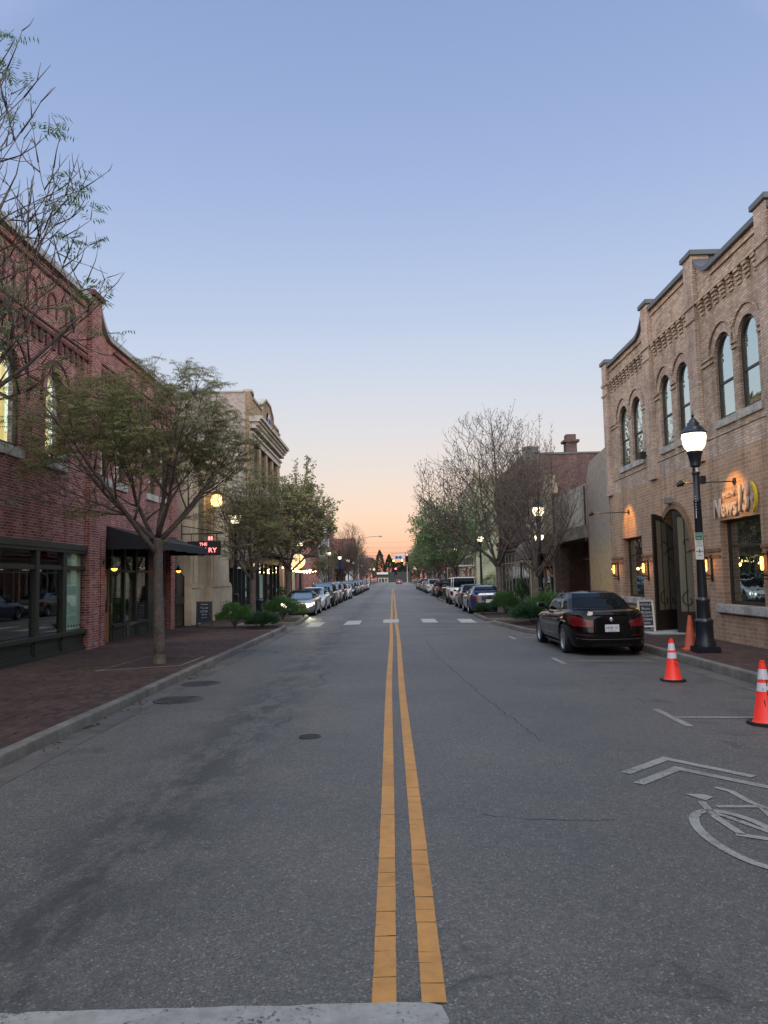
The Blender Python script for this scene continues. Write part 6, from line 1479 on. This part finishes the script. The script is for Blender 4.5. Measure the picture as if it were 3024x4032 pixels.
# ------------------------------------------------------------------ shrubs
def shrub(x, y, rx, ry, h, n, label, m='shrub', seed=1, blade=False, z=.05, name='shrub'):
    r = random.Random(seed); t = thing(name, label, 'shrub', (x, y, z), group='shrubs in the kerb islands'); lf = MB(); st = MB()
    for k in range(n):
        a = r.uniform(0, 2*pi); e = math.asin(r.uniform(-.15, 1)); u = r.uniform(.5, 1)**.4
        lump = 1 + .5*noise.noise(V((cos(a)*cos(e)*1.8, sin(a)*cos(e)*1.8, sin(e)*1.8 + seed*7)))
        lump *= 1 + .3*noise.noise(V((cos(a)*4, sin(a)*4, sin(e)*4 + seed)))
        if r.random() < .05: lump *= r.uniform(1.05, 1.3)
        p = V((x + rx*u*lump*cos(a)*cos(e), y + ry*u*lump*sin(a)*cos(e), z + h*.42 + h*.58*u*lump*sin(e)))
        if p.z < z+.02: p.z = z + r.uniform(.02,.1)
        d = (V((p.x-x, p.y-y, (p.z-z-h*.2)*1.4)).normalized() + V((r.gauss(0,.45), r.gauss(0,.45), r.gauss(0,.35)+.35))).normalized()
        l, w = (r.uniform(.12,.26), .008) if blade else (r.uniform(.035,.07), r.uniform(.008,.014))
        o = d.orthogonal(); o.rotate(Matrix.Rotation(r.uniform(0,6.3), 3, d))
        lf.face([p, p+d*l*.5+o*w, p+d*l, p+d*l*.5-o*w])
    for k in range(26):
        a = r.uniform(0,2*pi); q = r.uniform(.3,.85); st.tube([(x,y,z),(x+rx*q*.5*cos(a), y+ry*q*.5*sin(a), z+h*.5),(x+rx*q*cos(a), y+ry*q*sin(a), z+h*r.uniform(.6,.85))], [.012,.007,.003], 4)
    st.obj('stem', M['bark'], t, recalc=False); lf.obj('foliage', M[m], t, recalc=False); return t
if TREES:
    shrub(-6.0,29.3,.68,.7,.86,9000,'round dark green shrub in front of the limestone building, nearest on the left','shrub',1)
    shrub(-4.95,34.8,.72,.9,.95,9000,'round green shrub on the left island beside the silver convertible','shrub',2)
    shrub(-4.95,29.2,.5,.9,.42,4200,'low grassy blue-green shrub between the two round shrubs on the left','shrub2',3,True)
    shrub(-4.25,36.5,.2,.3,.62,900,'small bright yellow-green plant lit by the headlights','lime_leaf',4)
    shrub(5.3,36.4,.72,.8,.95,9000,'round green shrub on the right island behind the blue coupe','shrub',5)
    shrub(5.95,29.8,.75,.9,1.05,9000,'tall loose green shrub under the thin bare tree on the right','shrub',6)
    shrub(5.1,28.3,.75,1.1,.62,7000,'spreading grassy shrub in front on the near right bed','shrub2',7,True); shrub(4.15,36.3,.26,.4,.4,1300,'small grassy tuft behind the blue coupe','shrub2',8,True)
    shrub(4.7,61.5,.75,1.6,.6,4000,'low green shrubs round the tree on the second right island','shrub',9); shrub(6.35,25.8,.7,.8,.8,5000,'green shrub hidden behind the front of the black sedan','shrub',10)
    shrub(7.6,45.5,.4,.4,1.5,3000,'slim green shrub against the glass shopfront on the right','shrub',12); shrub(-7.6,52.5,.35,.35,.8,1500,'small shrub growing in the terracotta planter','shrub',13,z=.5)
    shrub(7.9,62.5,.8,1.2,1.9,3500,'dark green shrub at the corner of the gap before the sage wall','shrub',14)

# ================================================================== FAR END: signals, poles, wires, trees
def signal(x, y, z, label, lit=True, s=1.0, arm=None):
    t = thing('traffic_signal', label, 'traffic signal', (x, y, z), group='traffic signals at the far crossings')
    mb = MB(); mb.box((x-.2*s,y-.12,z-.6*s),(x+.2*s,y+.15,z+.6*s)); mb.obj('housing', M['iron'], t, bevel=.03)
    for k, m in enumerate(('orange_sig' if lit == 2 else 'red', 'dark', 'dark') if lit else ('dark',)*3):
        mb = MB(); mb.lathe([(0,-.02),(.14*s,-.02),(.14*s,0)], (x, y-.13, z+(.38-.38*k)*s), 14, 'y'); mb.obj('lens', M[m], t)
        mb = MB(); mb.lathe([(.16*s,-.2),(.16*s,0)], (x, y-.13, z+(.38-.38*k)*s), 12, 'y', cap=False); mb.obj('visor', M['iron'], t)
    return t
def pole(x, y, h, label, r=.14, m='metal', name='utility_pole', cat='utility pole'):
    t = thing(name, label, cat, (x, y, 0)); mb = MB(); mb.lathe([(r*1.2,0),(r,h*.2),(r*.7,h)], (x,y,0), 10); mb.obj('pole', M[m], t, smooth=True); return t
# first crossing, span of one mast arm from the right with lane sign and red signal
t = pole(7.0, 134.5, 6.6, 'steel signal pole on the right at the side street', .13, 'metal', 'signal_pole', 'signal pole')
mb = MB(); mb.bar((7,134.5,6.3),(-.2,134.5,6.15), .07, 8); mb.obj('mast_arm', M['metal'], t)
signal(2.55,134.3,5.35,'red signal beside the white two-arrow sign over the side street',1,1.35); 
t = thing('lane_sign', 'white overhead sign with two dark round marks beside the red signal', 'road sign', (1.2,134.2,5.4)); mb = MB(); mb.box((.35,134.2,5.05),(2.2,134.25,5.75)); mb.obj('sign_board', M['signwhite'], t)
mb = MB()
for xx in (.78,1.42): mb.lathe([(0,-.02),(.26,-.02),(.26,0)], (xx,134.2,5.4), 18, 'y')
mb.box((.7,134.17,5.3),(1.5,134.18,5.5)); mb.obj('sign_mark', M['signblue'], t)
signal(.35,182,3.9+1.4,'lit amber-red signal left of centre at the second crossing',2,1.6); signal(2.3,184,3.95+1.4,'lit amber-red signal right of centre at the second crossing',2,1.6); signal(.9,210,3.7,'low red signal over the far lane',1,1.7)
signal(-2.6,180,4.9,'unlit signal seen edge-on, left one of two',0,.8); signal(-.8,180,4.8,'unlit signal seen edge-on, right one of two',0,.8); signal(7.6,190,3.4,'small red signal on the far right pavement',1)
t = pole(-8.2, 181, 9.2, 'steel pole carrying the span wires on the left of the second crossing', .15, 'metal', 'signal_pole', 'signal pole'); mb = MB()
for z in (6.2,6.9): mb.bar((-8.2,181,z+.3),(11,183,z), .035, 5)
mb.obj('span_wire', M['iron'], t)
t = pole(-6.6, 150, 9.6, 'tall pole with a long curved arm and cobra-head lamp above the left trees', .12, 'metal', 'highway_lamp', 'street light')
mb = MB(); mb.tube([(-6.6,150,9.0),(-5.6,150,9.7),(-4.2,150,9.95),(-2.6,150,10.0)], .05, 6); mb.obj('arm', M['metal'], t); mb = MB(); mb.lathe([(0,-.4),(.12,-.3),(.17,0),(.1,.3),(0,.42)], (-2.2,150,9.98), 12, 'x'); mb.obj('lamp_head', M['metal'], t, smooth=True)
for i, (x, y, h) in enumerate(((-10.5,230,11.5),(-9.6,238,9.5),(-8.6,246,9.0),(-7.6,250,7.5),(4.6,240,8.0))):
    t = pole(x, y, h, ['tallest utility pole of the far left cluster','second utility pole of the far left cluster','third utility pole of the far left cluster','shortest utility pole of the far left cluster','single pale pole right of the far dark shop'][i], .16, 'panel' if i > 1 else 'iron')
    if i < 2: mb = MB(); mb.box((x-1.1,y-.05,h-.9),(x+1.1,y+.05,h-.75)); mb.lathe([(.2,-.5),(.2,.3)], (x+.4,y,h-1.8), 8); mb.obj('crossarm', M['iron'], t)
t = thing('overhead_wires', 'thin overhead wires crossing the street far away', 'wires', (0,230,9)); mb = MB()
for k, z in enumerate((9.5,10.4,11.3,12.6)): mb.tube([(-24+4*j, 228+k*4, z+.06*(j-6)**2*.25 + (k % 2)*.05*j) for j in range(13)], .022, 3)
mb.obj('wire', M['iron'], t)
for x, y, l in ((-6.2,215,'warm far lamp left of the distant poles'),(-5.3,222,'second warm far lamp left of the distant poles'),(5.9,205,'brightest far lamp on the right of the distant shop'),(6.9,225,'smaller far lamp on the right of the distant shop')):
    t = thing('street_lamp', l, 'street lamp', (x,y,0), group='far lamps with bare poles'); mb = MB(); mb.bar((x,y,0),(x,y,4.1),.07); mb.obj('pole', M['lampblack'], t); mb = MB(); mb.lathe([(.1,4.1),(.34,4.35),(.3,4.7),(.05,4.8)], (x,y,0), 12); mb.obj('globe', M['globe'], t, smooth=True)
t = thing('street_name_sign', 'green street name sign on the right pavement before the side street', 'road sign', (6.3,132,0)); mb = MB(); mb.bar((6.75,132,0),(6.75,132,3.6),.05); mb.obj('pole', M['metal'], t); mb = MB(); mb.box((5.75,131.9,2.15),(6.8,131.95,2.65)); mb.obj('sign_plate', M['signgreen'], t)
t = thing('shop_banner', 'blue hanging banner on the brown block on the left', 'banner', (-7.9,112.6,3.5)); mb = MB(); mb.box((-8.35,112.5,3.2),(-7.2,112.6,4.3)); mb.obj('cloth', M['signblue'], t)
# far conifers and trees behind the end of the street
def far_crown(x, y, w, h, label, seed, m='conifer', cone_=True):
    r = random.Random(seed); t = thing('far_tree', label, 'tree', (x, y, -.3), group='trees behind the far end of the street'); lf = MB()
    for k in range(2600):
        u = r.random()**.8; a = r.uniform(0,2*pi); z = h*(.12+.88*u); rr = w*(1-u)**(.75 if cone_ else .35)*(1+.35*noise.noise(V((cos(a)*2, sin(a)*2, z*.5+seed))))*r.uniform(.6,1)
        p = V((x+rr*cos(a), y+rr*sin(a), z)); d = V((cos(a)+r.gauss(0,.5), sin(a)+r.gauss(0,.5), r.gauss(-.1,.5))).normalized(); l = r.uniform(.35,.8); o = d.orthogonal(); o.rotate(Matrix.Rotation(r.uniform(0,6.3),3,d))
        lf.face([p-d*l*.5, p+o*.16, p+d*l*.5, p-o*.16])
    MB().tube([(x,y,-.4),(x,y,h*.7)], [.3,.1], 6).obj('trunk', M['bark'], t); lf.obj('crown', M[m], t, recalc=False)
if TREES:
    for i, (x, y, w, h, c) in enumerate(((-6,372,4.5,15.5,1),(-1.5,376,4.2,13.5,1),(-11,380,6,12,0),(3.2,384,4.5,9.5,0),(9,372,5,10,0),(15,365,6,12,0),(-19,372,7,14,0),(22,380,7,13,0),(6,395,5,8,0))):
        far_crown(x, y, w, h, ['tallest far conifer behind the dark shop','conifer just right of the tallest far one','broad far tree left of the conifers','low far tree above the dark shop','far tree right of the dark shop','far tree behind the right signals','far tree behind the left poles','far tree at the right end of the distant row','lowest far tree in the centre of the distant row'][i], 70+i, 'conifer', bool(c))

# ================================================================== LIGHT, SKY, CAMERA
w = bpy.data.worlds.new('World'); SC.world = w; w.use_nodes = True; t = NT(w.node_tree); bg = t.n['Background']
tc = t.new('ShaderNodeTexCoord'); s = t.new('ShaderNodeSeparateXYZ'); t.link(tc.outputs['Generated'], s.inputs[0])
el = t.math('MAXIMUM', s.outputs[2], 0)
def sr(*c): return srgb(*c)
warm = t.ramp(el, [(0,sr(228,142,134)),(.018,sr(243,168,142)),(.045,sr(249,206,172)),(.09,sr(242,222,202)),(.15,sr(228,224,222)),(.23,sr(212,220,232)),(.32,sr(192,208,234)),(.46,sr(160,182,224)),(.6,sr(145,167,212)),(.78,sr(122,147,195)),(1,sr(108,134,186))], 'B_SPLINE')
cool = t.ramp(el, [(0,sr(204,182,188)),(.06,sr(206,201,210)),(.16,sr(199,210,228)),(.3,sr(181,199,231)),(.5,sr(155,178,221)),(.78,sr(122,148,195)),(1,sr(108,134,186))], 'B_SPLINE')
# direction of the afterglow: straight down the street (+Y)
az = t.math('MULTIPLY', t.math('ADD', s.outputs[1], 0), 1)
f = t.ramp(az, [(.15,(0,0,0)),(.85,(.75,.75,.75)),(.97,(1,1,1))])
col = t.mixc(f, cool, warm)
# unseen sky behind and above the viewer, boosted to light the facades
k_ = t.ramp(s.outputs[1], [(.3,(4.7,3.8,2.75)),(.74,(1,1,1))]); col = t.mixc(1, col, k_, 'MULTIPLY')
sky = t.new('ShaderNodeTexSky'); sky.sky_type = 'NISHITA'; sky.sun_disc = False; sky.sun_elevation = R(1.0); sky.sun_rotation = R(0); sky.air_density = 1.2; sky.dust_density = 1.5
b2 = t.new('ShaderNodeBackground', Strength=SKY_NISHITA); t.link(sky.outputs[0], b2.inputs[0])
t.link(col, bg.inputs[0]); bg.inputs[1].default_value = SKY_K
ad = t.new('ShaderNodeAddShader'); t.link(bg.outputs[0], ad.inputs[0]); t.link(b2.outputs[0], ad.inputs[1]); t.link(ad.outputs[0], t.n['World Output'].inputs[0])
l = bpy.data.lights.new('fill_sun', 'SUN'); l.energy = 1.1; l.angle = R(16); l.color = (1,.88,.74); o = bpy.data.objects.new('fill_sun', l); COL.objects.link(o)  # warm fill added from behind the viewer; no such source at dusk
o.rotation_euler = V((0, .55, -.83)).to_track_quat('-Z','Y').to_euler()

cam = bpy.data.cameras.new('camera'); co = bpy.data.objects.new('camera', cam); COL.objects.link(co); SC.camera = co
cam.sensor_fit = 'VERTICAL'; cam.sensor_height = 36; cam.lens = 36*1662/2212; cam.clip_end = 4000; cam.clip_start = .05
Rm = Matrix(((0.9997361331149326, 0.020994458795413586, 0.00932184768645133),(0.011089510458241787, -0.0857189186772203, -0.9962576422485324),(-0.020116831316046347, 0.9960981375751568, -0.08592911856353447)))
co.matrix_world = Matrix.Translation((0,0,1.8)) @ Rm.to_4x4()
SC.view_settings.view_transform = 'Standard'; SC.view_settings.look = 'None'; SC.view_settings.exposure = 0; SC.view_settings.gamma = 1
SC.render.engine = 'CYCLES'; cy = SC.cycles; cy.use_denoising = True; cy.max_bounces = 6; cy.diffuse_bounces = 3; cy.glossy_bounces = 3; cy.transparent_max_bounces = 12; cy.transmission_bounces = 3
cy.caustics_reflective = False; cy.caustics_refractive = False; cy.sample_clamp_indirect = 4
